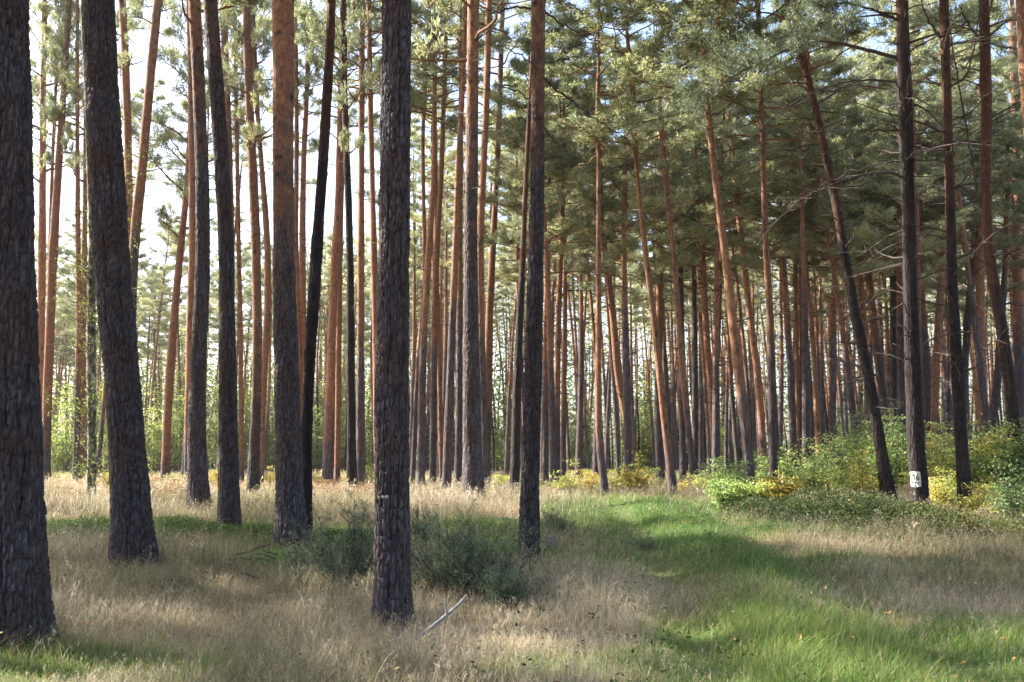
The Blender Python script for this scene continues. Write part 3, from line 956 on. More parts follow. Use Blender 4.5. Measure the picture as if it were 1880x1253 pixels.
limb(SIGN, [(1672, 265), (1705, 280), (1735, 300)], 4, 1.2, -.5, None, 9)
limb(S2, [(1742, 160), (1775, 145), (1790, 80), (1800, 10)], 4, 2, -.5, None, 10)
limb(S2, [(1726, 70), (1700, 30), (1690, -10)], 5, 2, -.5, None, 11)
limb(SCUR, [(1800, 380), (1778, 260), (1760, 150), (1740, 40)], 5, 2, -1.0, None, 12)
limb(SCUR, [(1806, 80), (1780, 50), (1760, 10)], 5, 2, -1.0, None, 13)
limb(LONG, [(998, 20), (1030, 42), (1060, 62), (1090, 74), (1117, 86)], 4.5, 1.5, -.3, None, 14)
limb(LONG, [(998, 142), (1040, 180), (1080, 210), (1120, 235), (1160, 268)], 5, 1.2, .6, None, 15)
limb(LONG, [(998, 118), (1030, 108), (1060, 104), (1090, 98)], 3.5, 1.2, .3, None, 16)
limb(LONG, [(980, 16), (940, 14), (910, 22), (880, 16)], 5, 2, .3, None, 17)
limb(LONG, [(978, 118), (950, 100), (925, 86), (900, 80)], 3.5, 1.2, .3, None, 18)
limb(LONG, [(976, 186), (950, 168), (920, 156), (895, 158)], 4, 1.2, .3, None, 19)
limb(LONG, [(996, 230), (1020, 262), (1050, 285)], 3, 1, -.3, None, 20)
limb(LEAN, [(1610, 690), (1590, 680), (1560, 668), (1525, 658)], 4, 1.2, -.5, None, 21)


# ------------------------------------------------------------------ painted number on its tree
def trail_marker():
    root, ax, base = SIGN
    zs, xs, ys, rs = ax
    Y = base[1]
    zt = at_depth(1675, 866, Y)[2] - base[2]
    zb = at_depth(1675, 894, Y)[2] - base[2]
    zc = (zt + zb) / 2
    r = np.interp(zc, zs, rs) + 0.012
    cx, cy = np.interp(zc, zs, xs), np.interp(zc, zs, ys)
    white = plain_mat('marker_white_paint', (0.50, 0.50, 0.48), (0.74, 0.74, 0.72), 15, .7, .15)
    black = plain_mat('marker_dark_paint', (0.03, 0.03, 0.045), (0.06, 0.05, 0.07), 15, .7, .1)
    slope = (np.interp(zt, zs, xs) - np.interp(zb, zs, xs)) / (zt - zb)
    face = -math.pi / 2                                   # towards the track
    a0, a1 = face - 1.30, face - 0.16

    def warp(a, z, rr):
        x = cx + slope * (z - zc) + rr * np.cos(a)
        return np.stack([x, cy + rr * np.sin(a), z], -1)
    na, nz = 24, 26
    A, Z = np.meshgrid(np.linspace(a0, a1, na), np.linspace(zb, zt, nz))
    # rounded corners and a ragged brushed lower edge
    u = (A - a0) / (a1 - a0) * 2 - 1
    w = (Z - zb) / (zt - zb) * 2 - 1
    k = 1 - 0.06 * (np.abs(w) ** 8)
    A2 = (a0 + a1) / 2 + u * k * (a1 - a0) / 2
    Z2 = zc + w * (1 - .05 * np.abs(u) ** 8) * (zt - zb) / 2 + np.where(w < -.9, .006 * np.sin(u * 23), 0)
    RR = r + 0.003 * np.sin(A * 9 + Z * 30)
    Vf = warp(A2, Z2, RR).reshape(-1, 3)
    Vb = warp(A2, Z2, RR - 0.03).reshape(-1, 3)
    i = np.arange(nz - 1)[:, None] * na
    j = np.arange(na - 1)[None, :]
    f = np.stack([i + j, i + j + 1, i + na + j + 1, i + na + j], -1).reshape(-1, 4)
    b = MB().add(Vf, f)
    b.add(Vb, f[:, ::-1])
    N = len(Vf)
    ring = list(range(na)) + [q * na + na - 1 for q in range(1, nz)] + list(range(nz * na - 2, (nz - 1) * na - 1, -1)) + [q * na for q in range(nz - 2, 0, -1)]
    V2 = np.concatenate([Vf, Vb])
    rf = [[ring[q], ring[(q + 1) % len(ring)], ring[(q + 1) % len(ring)] + N, ring[q] + N] for q in range(len(ring))]
    b.add(V2, np.array(rf))
    mk = obj('trail_marker', b.mesh('trail_marker', [white]), root)
    mk['label'] = 'white painted patch with the number 16 and a left arrow'

    def strip(pts, half, lift=0.014):
        """a painted stroke along pts given as (u,w) in -1..1 on the patch"""
        pts = np.array(pts, float)
        t = np.linspace(0, 1, 28)
        seg = np.linspace(0, 1, len(pts))
        q = np.stack([np.interp(t, seg, pts[:, 0]), np.interp(t, seg, pts[:, 1])], -1)
        asp = (a1 - a0) * r / (zt - zb)
        tn = np.gradient(q * np.array([asp, 1]), axis=0)
        tn /= np.linalg.norm(tn, axis=1)[:, None]
        nn = np.stack([-tn[:, 1] / asp, tn[:, 0]], -1) * half
        e = np.concatenate([q + nn, q - nn])
        a = (a0 + a1) / 2 + e[:, 0] * (a1 - a0) / 2
        z = zc + e[:, 1] * (zt - zb) / 2
        V = warp(a, z, r + lift)
        n = len(q)
        f = np.array([[k, k + 1, n + k + 1, n + k] for k in range(n - 1)])
        return V, f
    lb = MB()
    th = np.linspace(0, 2 * math.pi, 25)
    lb.add(*strip([(.52 + .20 * math.cos(t), .10 + .17 * math.sin(t)) for t in th], .055))
    lb.add(*strip([(.33, .10), (.33, .30), (.40, .50), (.54, .60), (.70, .52)], .055, .016))
    lb.add(*strip([(-.08, -.06), (-.08, .60)], .07))
    lb.add(*strip([(-.26, .40), (-.08, .60)], .06, .016))
    lb.add(*strip([(.0, -.48), (.75, -.48)], .06))
    lb.add(*strip([(.16, -.36), (.0, -.48), (.16, -.60)], .06, .016))
    obj('marker_lettering', lb.mesh('marker_lettering', [black]), mk)


trail_marker()

# pale scar on the central trunk
HERO = by_label["big dark rough barked pine in the centre foreground, nearest whole trunk"]


def scar():
    root, ax, base = HERO
    zs, xs, ys, rs = ax
    z = at_depth(708, 912, base[1])[2] - base[2]
    r = np.interp(z, zs, rs) + .006
    cx, cy = np.interp(z, zs, xs), np.interp(z, zs, ys)
    b = MB()
    for (a, dz, ra, rz) in ((-.38, 0, .09, .016), (-.16, .003, .10, .019), (-.62, -.004, .06, .013)):
        u, w = np.meshgrid(np.linspace(0, 2 * math.pi, 17)[:-1], np.linspace(0, 1, 5))
        A = -math.pi / 2 + a + ra * w * np.cos(u)
        Z = z + dz + rz * w * np.sin(u)
        RR = r + .012 * (1 - w ** 3) * (1 + .3 * np.sin(u * 3))
        V = np.stack([cx + RR * np.cos(A), cy + RR * np.sin(A), Z], -1).reshape(-1, 3)
        i = np.arange(4)[:, None] * 16
        j = np.arange(16)[None, :]
        b.add(V, np.stack([i + j, i + (j + 1) % 16, i + 16 + (j + 1) % 16, i + 16 + j], -1).reshape(-1, 4))
    o = obj('bark_scar', b.mesh('bark_scar', [plain_mat('scar_lichen', (0.2, 0.22, 0.18), (0.5, 0.5, 0.42), 40)]), root)
    o['label'] = 'pale lichen crusted scar low on the trunk'


scar()


# ------------------------------------------------------------------ the stand behind: copies of a few whole pines
def proto_pine(k, H, Hc, lean, low, r0, orange_from):
    rg = np.random.default_rng(600 + k)
    zs = np.linspace(-.25, H, 14)
    bend = lean * (np.clip(zs, 0, None) / H) ** 1.2 * H + .12 * np.sin(zs / H * 5 + k)
    P = np.stack([bend, .1 * np.sin(zs / 4 + k * 2), zs], -1)
    R = r0 * (1 - .82 * np.clip(zs, 0, None) / H)
    me, ax = trunk_mesh(P, R, orange_from - 1.5, orange_from + 1.8, 10, .3, 0, 700 + k, BARK, flare=.2,
                        twigs=(2.5, Hc, 44 if low else 24, 1.5 if low else 1.0, 800 + k))
    cm, ch = (LOWCROWNS, LOWCROWN_H) if low else (CROWNS, CROWN_H)
    c = k % len(cm)
    return dict(tr=me, cr=cm[c], ch=ch[c], ax=ax, H=H, Hc=Hc)


PROTO_HIGH = [proto_pine(k, 20, 11.5, ln, False, r, o) for k, (ln, r, o) in enumerate([(0.02, .19, 5), (-.04, .17, 6), (.05, .15, 4), (0, .2, 7), (-.02, .14, 5)])]
PROTO_FAR = [proto_pine(30 + k, 20, 14.5, ln, False, r, o) for k, (ln, r, o) in enumerate([(0.02, .17, 5), (-.04, .15, 6), (.05, .14, 4)])]
for q_, pr_ in enumerate(PROTO_FAR):
    pr_['cr'], pr_['ch'] = SPARSE[q_], SPARSE_H[q_]
PROTO_TALL = [proto_pine(40 + k, 21, 13.2, ln, True, r, o) for k, (ln, r, o) in enumerate([(0.0, .18, 7), (-.05, .17, 6), (.04, .15, 8), (-.08, .16, 6), (.02, .2, 8.5), (-.02, .13, 7)])]
PROTO_LOW = [proto_pine(10 + k, 18.5, 8.6, ln, True, r, o) for k, (ln, r, o) in enumerate([(0.0, .18, 6), (-.06, .17, 5), (.05, .15, 6.5), (-.1, .16, 5), (.02, .2, 7.5), (-.03, .13, 6)])]
_first = {}


def plant_copy(pr, x, y, label, group, s=1.0, rz=0.0, name='pine_tree', cr_w=1.0, parts=True):
    root = thing(name, label, 'pine tree', (x, y, float(ground(x, y))), group)
    root.scale = (s, s, s)
    root.rotation_euler = (0, 0, rz)
    if id(pr['tr']) not in _first:
        a = obj('trunk', pr['tr'])
        c = obj('crown', pr['cr'])
        zs, xs, ys, rs = pr['ax']
        xb, yb = np.interp(pr['Hc'], zs, xs), np.interp(pr['Hc'], zs, ys)
        xt, yt = np.interp(pr['H'], zs, xs), np.interp(pr['H'], zs, ys)
        c.location = (xb, yb, pr['Hc'])
        c.rotation_euler = Vector((xt - xb, yt - yb, pr['H'] - pr['Hc'])).normalized().to_track_quat('Z', 'Y').to_euler()
        c.scale = (1, 1, (pr['H'] + .6 - pr['Hc']) / pr['ch'])
        _first[id(pr['tr'])] = (a, c)
    else:
        a, c = [o.copy() for o in _first[id(pr['tr'])]]
        for o in (a, c):
            COL.objects.link(o)
    for o in (a, c):
        o.parent = root
    sz = c.scale[2]
    c.scale = (cr_w, cr_w, sz)
    PLACED.append((x, y))
    return root


def free(x, y, dmin):
    return all((x - a) ** 2 + (y - c_) ** 2 > dmin * dmin for a, c_ in PLACED)


def px_of(x, y):
    return 940 + F * x / (y * cp)


def fill(n, region, dmin, protos, label, group, smin=.9, smax=1.12, seed=0, cr_w=1.0, tries=6000):
    rg = np.random.default_rng(seed)
    k = 0
    for _ in range(tries):
        if k >= n:
            break
        y = math.sqrt(rg.uniform(region[2] ** 2, region[3] ** 2))
        px = rg.uniform(region[0], region[1])
        x = (px - 940) / F * y * cp
        if not free(x, y, dmin):
            continue
        if callable(label):
            lb = label(px, y)
        else:
            lb = label
        plant_copy(protos[int(rg.integers(0, len(protos)))], x, y, lb, group, rg.uniform(smin, smax), rg.uniform(-.35, .35) + (math.pi if rg.random() < .35 else 0), cr_w=cr_w)
        k += 1
    return k


# dense stand, right of centre
fill(36, (940, 1960, 36, 54), 2.8, PROTO_LOW + PROTO_TALL, 'slender pine standing among the bare trunks behind the bushes on the right', 'pines of the dense stand on the right', .85, 1.05, 1, cr_w=.95)
fill(92, (740, 2000, 54, 95), 2.3, PROTO_TALL, 'thin pine deep in the dense shaded stand on the right', 'thin pines deep in the stand on the right', .92, 1.1, 2, cr_w=.75)
# left: sparse row, then a gap of open sky, then a far tree line
fill(6, (60, 720, 46, 58), 3.5, PROTO_FAR, 'thin distant pine standing between the nearer trunks of the left half', 'distant thin pines of the left half', .95, 1.05, 4)
fill(56, (-80, 860, 88, 125), 2.8, PROTO_HIGH, 'grey blue far pine of the distant tree line on the left', 'pines of the far tree line on the left', 1.0, 1.2, 5, cr_w=1.05)
print('trees', len(PLACED))
# pines standing outside the view to the left and right: they shade the foreground
rg = np.random.default_rng(77)
n_ = 0
for _ in range(3000):
    if n_ >= 24:
        break
    y = rg.uniform(8, 22)
    x = rg.uniform(-36, -.55 * y - 1.8)
    if free(x, y, 3.3) and not (14.5 < y < 21 and x < -19.5 and rg.random() < .3) and not (-19.5 < x < -13 and 13.5 < y < 21):
        plant_copy(PROTO_HIGH[n_ % 5], x, y, 'pine standing out of view beyond the left edge', 'pines outside the view', rg.uniform(.92, 1.05), n_ * 1.3, cr_w=.8 if 14.5 < y < 21 else 1.25)
        n_ += 1
for k, (x, y) in enumerate([(-27, 24), (-23.5, 25.5), (-31, 25.5), (-20.5, 23.5), (-27.5, 28)]):
    plant_copy(PROTO_HIGH[k % 5], x, y, 'pine standing out of view beyond the left edge', 'pines outside the view', 1.0, k * 2.1, cr_w=1.25)
n_ = 0
for _ in range(3000):                                    # the forest goes on behind and beside the camera
    if n_ >= 26:
        break
    x, y = rg.uniform(-18, 20), rg.uniform(-22, 12)
    if (y > 0 and abs(x) < .56 * y + 2.5) or x * x + y * y < 14 or abs(x - 1.5) < 2 or not free(x, y, 3.6):
        continue
    plant_copy(PROTO_HIGH[n_ % 5], x, y, 'pine standing out of view behind the camera', 'pines outside the view', rg.uniform(.92, 1.05), n_ * 1.7, cr_w=1.3)
    n_ += 1
for k, (x, y) in enumerate([(13.5, 16), (17, 21), (15, 11), (20, 15)]):
    plant_copy(PROTO_LOW[k % 6], x, y, 'pine standing out of view beyond the right edge', 'pines outside the view', 1.0, k * 1.3)


# ------------------------------------------------------------------ birch with small leaves, at the left
def leaf_quads(b, C, N_, size, rg, mat=0, tone=None, asp=.6):
    """small pointed leaves at C, lying roughly across N_"""
    n = len(C)
    nn = unit(N_ + rg.normal(0, .55, (n, 3)))
    a = unit(np.cross(nn, rg.normal(0, 1, (n, 3))))
    s = unit(np.cross(nn, a))
    L = size * rg.uniform(.65, 1.25, (n, 1))
    fold = nn * L * .10
    v = np.stack([C - a * L * .5, C + s * L * asp * .5 + fold, C + a * L * .5, C - s * L * asp * .5 + fold], 1).reshape(-1, 3)
    t = np.repeat(rg.uniform(0, 1, n) if tone is None else tone, 4)
    b.add(v, np.arange(n * 4).reshape(-1, 4), mat, tone=t)


def birch():
    base = hit(166, 918)
    Y = base[1]
    px = [(166, 918, 17), (170, 850, 16), (168, 750, 16), (167, 600, 15), (170, 470, 13), (166, 350, 11), (160, 200, 9), (156, 100, 8), (150, 0, 7)]
    root = thing('birch_tree', 'dark mossy birch with small yellow green leaves left of the second thick pine', 'birch tree', base)
    P = np.array([at_depth(a, c_, Y) - base for a, c_, w in px])
    P[0, 2] = -.15
    R = np.array([w * Y / F / 2 for _, _, w in px])
    P = np.vstack([P, P[-1] + np.array([-.1, 0, 2.5])])
    R = np.append(R, .02)
    m, nt, out = mat_new('birch_bark')
    v = mapping(nt, 'Object', (1, 1, .6))
    n = noise(nt, v, 9, 5, .7)
    bs = nt.nodes.new('ShaderNodeBsdfPrincipled')
    nt.links.new(ramp(nt, n, [(.4, (.03, .028, .024)), (.52, (.10, .10, .07)), (.62, (.38, .37, .33))]), bs.inputs['Base Color'])
    bs.inputs['Roughness'].default_value = .85
    nt.links.new(bs.outputs[0], out.inputs[0])
    me, ax = trunk_mesh(P, R, 90, 95, 24, .06, .006, 909, m, flare=.4, detail_top=P[-2, 2])
    obj('trunk', me, root)
    rg = np.random.default_rng(44)
    bb, fb = MB(), MB()
    spots = [(110, 470, 80, 40, 10), (140, 500, 50, 60, 10), (215, 480, 40, 90, 16), (250, 520, 36, 40, 9), (225, 330, 22, 90, 14), (265, 300, 25, 40, 6), (120, 620, 60, 50, 9),
             (100, 740, 50, 40, 9), (150, 780, 40, 60, 12), (150, 860, 45, 30, 10), (190, 880, 30, 30, 8), (95, 540, 40, 30, 6), (150, 380, 40, 60, 8), (180, 260, 50, 60, 6), (130, 180, 40, 50, 5),
             (170, 560, 20, 120, 14), (172, 700, 20, 120, 14), (240, 420, 40, 60, 10)]
    for (sx, sy, rx, ry, cnt) in spots:
        for _ in range(cnt):
            ex, ey = sx + rg.normal(0, rx * .55), sy + rg.normal(0, ry * .55)
            tip = at_depth(ex, ey, Y + rg.uniform(-1.3, 1.3)) - base
            zz = max(.6, tip[2] - rg.uniform(.2, .9))
            st = np.array([np.interp(zz, ax[0], ax[1]), np.interp(zz, ax[0], ax[2]), zz])
            t = np.linspace(0, 1, 6)[:, None]
            Q = st * (1 - t) + tip * t + np.array([0, 0, 1]) * (t * (1 - t)) * .5 + rg.normal(0, .03, (6, 3)) * t
            vv, f = tube_arr(Q, np.linspace(.013, .003, 6), 4)
            bb.add(vv, f)
            m_ = 26
            tt = rg.uniform(.45, 1.08, m_)
            C = np.stack([np.interp(tt, np.linspace(0, 1, 6), Q[:, a]) for a in range(3)], -1) + rg.normal(0, .11, (m_, 3))
            leaf_quads(fb, C, np.array([0, 0, 1.]), .055, rg)
    obj('branches', bb.mesh('branches', [DEAD]), root)
    obj('foliage', fb.mesh('foliage', [BIRCHLEAF], False), root)


birch()


# ------------------------------------------------------------------ shrubs
def shrub(px, py, w_px, h_px, mat, label, leaf=.055, dens=1.0, seed=0, name='shrub', depth=.8, group='shrubs under the pines', Yd=None, upright=.5, lw=.6):
    p = hit(px, py)
    if Yd is not None:
        p = at_depth(px, py, Yd)
        p[2] = ground(p[0], p[1])
    Y = p[1]
    W, H = w_px * Y / F / 2, h_px * Y / F
    rg = np.random.default_rng(1000 + seed)
    root = thing(name, label, 'shrub', p, group)
    st, fo = MB(), MB()
    ns = int(10 + 10 * W)
    for k in range(ns):
        a = rg.uniform(0, 6.28)
        rr = math.sqrt(rg.random())
        reach = W * rr
        top = H * (1.05 - .5 * rr ** 2) * rg.uniform(.4, 1.15)
        x0, y0 = math.cos(a) * reach * .25, math.sin(a) * reach * .25 * depth
        t = np.linspace(0, 1, 7)
        Q = np.stack([x0 + math.cos(a) * reach * .75 * t ** (.7 + upright), y0 + math.sin(a) * reach * depth * .75 * t ** (.7 + upright), top * t - .05], -1)
        Q[1:] += rg.normal(0, .03 * H, (6, 3)) * t[1:, None]
        v, f = tube_arr(Q, np.linspace(.006 + .004 * H, .0025, 7), 4)
        st.add(v, f)
        nb = int(13 * dens * (1 + H * .6))
        for s in range(nb):
            u = rg.uniform(.12, 1)
            q0 = np.array([np.interp(u, t, Q[:, c]) for c in range(3)])
            ls = (.10 + .20 * H) * rg.uniform(.4, 1.0)
            S = twig_path(q0, rg.uniform(0, 6.28), ls, rg.uniform(-.1, .7), rg, 4, droop=.2, wig=.15)
            v, f = tube_arr(S, np.linspace(.004, .002, 4), 3)
            st.add(v, f)
            m_ = int(11 * dens + 3)
            tt = rg.uniform(.1, 1.1, m_)
            C = np.stack([np.interp(tt, np.linspace(0, 1, 4), S[:, c]) for c in range(3)], -1)
            C += rg.normal(0, 1, (m_, 3)) * np.array([.05, .05, .02]) * (1 + H * .3)
            tone = np.clip(rg.normal(.5, .22, m_) + .25 * math.sin(q0[0] * 3 + seed) + .1 * math.sin(q0[2] * 5), 0, 1)
            leaf_quads(fo, C, np.array([0, 0, 1.]), leaf, rg, 0, tone, lw)
    obj('stems', st.mesh('stems', [DEAD]), root)
    obj('foliage', fo.mesh('foliage', [mat], False), root)
    return root


SHRUBS = [
 (1350, 935, 110, 75, LIGHTG, 'pale green leafy bush at the edge of the track below the strong curving pine', .07, 1.2),
 (1420, 935, 110, 70, MIXED, 'yellow green bush at the foot of the straight reddish pine', .07, 1.2),
 (1590, 900, 120, 120, BROAD, 'tall green bush behind the foot of the big dark leaner, on its left', .07, 1.2),
 (1680, 960, 80, 40, YELLOW, 'low yellow leaves right in front of the numbered tree', .05, .9),
 (1850, 930, 120, 150, MIXED, 'tall yellow green bush behind the S-curved pine', .07, 1.2),
 (1900, 925, 120, 170, BROAD, 'tall green bush cut off by the right edge', .07, 1.2),
 (920, 900, 50, 38, YELLOW, 'small yellow bush left of the long straight dark pine', .055, .8),
 (1062, 908, 92, 62, YELLOW, 'bright yellow bush left of the pale curved pine', .06, 1.0),
 (1168, 905, 110, 66, MIXED, 'feathery yellow green sapling under the bright orange leaning pine', .06, 1.0),
 (1265, 905, 60, 34, YELLOW, 'low yellowish bush between the long leaners right of the track', .055, .7),
 (1335, 920, 96, 80, LIGHTG, 'pale green bush left of the strong curving pine', .06, 1.0),
 (1440, 900, 60, 90, BROAD, 'upright pale green bush behind the straight reddish pine', .06, 1.0),
 (1500, 922, 100, 85, MIXED, 'green and yellow bush below the brightest orange pine', .06, 1.0),
 (1570, 928, 110, 95, MIXED, 'dense yellow and green leaved bush left of the big dark leaner', .055, 1.1),
 (1640, 905, 110, 150, LIGHTG, 'tall fresh green bush between the big leaner and the numbered tree', .06, 1.2),
 (1730, 925, 120, 150, MIXED, 'tall yellow green bush right behind the numbered tree', .06, 1.1),
 (1735, 940, 90, 90, YELLOW, 'orange yellow bush at the foot of the numbered tree, on its right', .05, 1.0),
 (1810, 930, 120, 140, BROAD, 'broad green bush between the dark footed pine and the S-curved one', .065, 1.1),
 (1870, 965, 120, 165, BROAD, 'dark green bush at the right edge in front of the S-curved pine', .065, 0.6),
 (1800, 955, 90, 75, YELLOW, 'low yellow bush right of the dark footed twiggy pine', .05, 1.0),
 (390, 894, 30, 34, YELLOW, 'tiny yellow bush between the paired dark trunks', .06, .6),
 (496, 892, 28, 34, YELLOW, 'tiny yellow bush left of the stout tan pine', .06, .6),
 (578, 890, 34, 28, YELLOW, 'tiny yellow bush right of the leaning black pine', .06, .6),
 (676, 895, 36, 48, YELLOW, 'small yellow bush left of the big central trunk', .06, .8),
 (765, 890, 30, 24, YELLOW, 'tiny yellow bush right of the big central trunk', .06, .6),
 (320, 893, 50, 26, MIXED, 'low yellowish bush beside the bright orange leaning pine', .06, .6),
 (90, 892, 40, 40, BROAD, 'small grey green bush beside the nearest left trunk', .05, .8),
 (196, 905, 40, 50, MIXED, 'small leafy bush between the birch and the second thick pine', .05, .8),
]
for k, (a, c_, w, h, mt, lb, lf, dn) in enumerate(SHRUBS):
    shrub(a, c_, w, h, mt, lb, lf, dn, k)

LIME = leaf_mat('young_leaf_lime', [(0.0, (0.14, 0.22, 0.07)), (0.5, (0.32, 0.42, 0.12)), (1.0, (0.52, 0.52, 0.14))], .6)
rgt = np.random.default_rng(313)
for k in range(11):
    a = 1330 + k * 54 + rgt.uniform(-12, 12)
    big = smooth(1300, 1620, a)
    shrub(a, rgt.uniform(896, 912), rgt.uniform(85, 120), 60 + 75 * big * rgt.uniform(.8, 1.15), (LIGHTG, MIXED, LIGHTG, LIGHTG)[k % 4],
          'leafy green and yellow bush in the thicket between the trunks on the right', .07, .75, 200 + k, group='thicket bushes on the right')
# tall young broadleaf growth seen pale between the far trunks of the left half
for k, (a, Yd, w, h, mt) in enumerate([(300, 92, 150, 170, LIME), (120, 90, 140, 160, LIME), (420, 98, 120, 190, LIME), (560, 96, 130, 150, LIME), (680, 100, 120, 170, LIME), (220, 104, 130, 230, LIME), (500, 106, 120, 240, LIME), (820, 104, 120, 150, LIME), (40, 100, 120, 200, LIME), (620, 108, 110, 260, LIME), (350, 110, 120, 260, LIME)]):
    shrub(a, 868, w, h, mt, 'tall pale green young broadleaf tree far off between the left trunks', .24, .3, 60 + k, 'young_tree', Yd=Yd, group='young broadleaf trees in the distance', upright=.2)
for k, (a, Yd, w, h) in enumerate([(940, 100, 120, 170), (1060, 96, 120, 150), (1180, 104, 120, 180), (1320, 98, 120, 120), (1560, 102, 130, 160), (1700, 100, 120, 160)]):
    shrub(a, 868, w, h, LIME, 'pale green young broadleaf tree far back in the right stand', .24, .3, 80 + k, 'young_tree', Yd=Yd, group='young broadleaf trees in the distance', upright=.2)


def broom(px, py, w_px, h_px, label, seed, n=60, mat=BROOM):
    p = hit(px, py)
    Y = p[1]
    W, H = w_px * Y / F / 2, h_px * Y / F
    rg = np.random.default_rng(seed)
    root = thing('broom_shrub', label, 'shrub', p, 'wispy dark green shrubs in the grass')
    st, fo = MB(), MB()
    for k in range(n):
        a = rg.uniform(0, 6.28)
        rr = rg.random() ** .75
        top = H * rg.uniform(.30, 1.1) * (1.0 - .35 * rr)
        t = np.linspace(0, 1, 8)
        lean = rg.uniform(.2, 1.0)
        Q = np.stack([math.cos(a) * W * rr * (1 - lean + lean * t) , math.sin(a) * W * .8 * rr * (1 - lean + lean * t), top * t - .04], -1)
        Q[1:] += np.cumsum(rg.normal(0, .018, (7, 3)), 0)
        v, f = tube_arr(Q, np.linspace(.006, .0018, 8), 3)
        st.add(v, f, tone=0)
        for s in range(9):
            u = rg.uniform(.2, .98)
            q0 = np.array([np.interp(u, t, Q[:, c]) for c in range(3)])
            Ls = rg.uniform(.08, .28) * (1.3 - u * .7)
            S = twig_path(q0, rg.uniform(0, 6.28), Ls, rg.uniform(.3, 1.4), rg, 4, wig=.15)
            v, f = tube_arr(S, np.linspace(.003, .0015, 4), 3)
            st.add(v, f, tone=0)
            m_ = int(60 * Ls + 5)
            tt = rg.uniform(0, 1.05, m_)
            C = np.stack([np.interp(tt, np.linspace(0, 1, 4), S[:, c]) for c in range(3)], -1) + rg.normal(0, .006, (m_, 3))
            D = np.broadcast_to(unit(S[-1] - S[0]), C.shape)
            needle_tufts(fo, C, D, 3, .03, .007, rg, 0, np.clip(rg.normal(.45, .3, m_), 0, 1), .7)
    obj('stems', st.mesh('stems', [DEAD]), root)
    obj('foliage', fo.mesh('foliage', [mat], False), root)


broom(640, 1085, 230, 185, 'wispy dark green shrub left of the big central trunk', 31, 60)
broom(850, 1100, 290, 175, 'wispy dark green shrub right of the big central trunk', 32, 74)
broom(775, 1010, 40, 90, 'slender upright shrub touching the right side of the big central trunk', 33, 14)
broom(1022, 985, 50, 64, 'small lone dark sapling right of the long straight pine', 34, 16)
broom(930, 1120, 80, 80, 'low end of the dark green shrubs beside the fallen branch', 35, 22)
broom(560, 1070, 70, 60, 'low dark green sprigs in the grass before the stout tan pine', 36, 30)
broom(1180, 1012, 22, 22, 'tiny dark sprig in the pale grass beside the track', 37, 8)


# ------------------------------------------------------------------ ground cover
def scatter_px(n, x0, x1, y0, y1, rg, cond=None):
    out_ = []
    while len(out_) < n:
        a, c_ = rg.uniform(x0, x1), rg.uniform(y0, y1)
        p = hit(a, c_)
        if cond is None or cond(a, c_):
            out_.append(p)
    return np.array(out_)


def in_view(x, y, margin=1.5):
    return np.abs(x) < y * 0.535 + margin


def scatter_area(n, y0, y1, rg, margin=1.2):
    y = np.sqrt(rg.uniform(y0 * y0, y1 * y1, n))
    x = rg.uniform(-1, 1, n) * (y * .525 + margin)
    return x, y


def blades(b, x, y, h, w, rg, tone, bend=.5, seg=3, mat=0, wind=(0.2, -.1), lean=None):
    n = len(x)
    z = ground(x, y)
    az = rg.uniform(0, 6.28, n)
    bd = bend * rg.uniform(.1, 1, n) * h
    dx = np.cos(az) * bd + wind[0] * h * bend
    dy = np.sin(az) * bd + wind[1] * h * bend
    if lean is not None:
        dx = dx + lean[0] * h
        dy = dy + lean[1] * h
    fa = rg.uniform(0, 6.28, n)
    wx, wy = np.cos(fa) * w / 2, np.sin(fa) * w / 2
    ts = np.linspace(0, 1, seg + 1)
    rows = []
    for k, t in enumerate(ts):
        cx, cy, cz = x + dx * t * t, y + dy * t * t, z - .02 + h * (t - .25 * bend * t * t)
        ww = (1 - t * .75)
        if k < seg:
            rows.append(np.stack([cx - wx * ww, cy - wy * ww, cz], -1))
            rows.append(np.stack([cx + wx * ww, cy + wy * ww, cz], -1))
        else:
            rows.append(np.stack([cx, cy, cz], -1))
    V = np.stack(rows, 1)
    K = V.shape[1]
    base = (np.arange(n) * K)[:, None]
    tn = np.repeat(tone, K)
    V = V.reshape(-1, 3)
    quads = []
    for k in range(seg - 1):
        quads.append(base + np.array([2 * k, 2 * k + 1, 2 * k + 3, 2 * k + 2]))
    q = np.concatenate(quads) if quads else None
    tri = base + np.array([2 * seg - 2, 2 * seg - 1, 2 * seg])
    n0 = b.n
    if q is not None:
        b.add(V, q, mat, tone=tn)
        b.f.append(tri + n0)
        b.m.append(np.full(n, mat, np.int32))
    else:
        b.add(V, tri, mat, tone=tn)
    return np.stack([x + dx, y + dy, z - .02 + h * (1 - .25 * bend)], -1), np.stack([dx, dy, h], -1)


def panicles(b, tips, d, rg, size, tone, m_=9, w=.0035):
    """the loose airy heads of bent grass"""
    n = len(tips)
    D = unit(d)
    t = rg.uniform(0, 1, (n, m_, 1))
    L = size[:, None, None]
    c0 = tips[:, None, :] - D[:, None, :] * L * t
    dr = unit(D[:, None, :] * .8 + rg.normal(0, .55, (n, m_, 3)))
    ln = L * (.15 + .35 * t) * rg.uniform(.5, 1.2, (n, m_, 1))
    sd = unit(np.cross(dr, rg.normal(0, 1, (n, m_, 3)))) * w / 2 * (1 + 2 * (L > .2))
    v = np.stack([c0, c0 + dr * ln * .6 + sd, c0 + dr * ln, c0 + dr * ln * .6 - sd], 2).reshape(-1, 3)
    b.add(v, np.arange(n * m_ * 4).reshape(-1, 4), 0, tone=np.repeat(tone, m_ * 4))


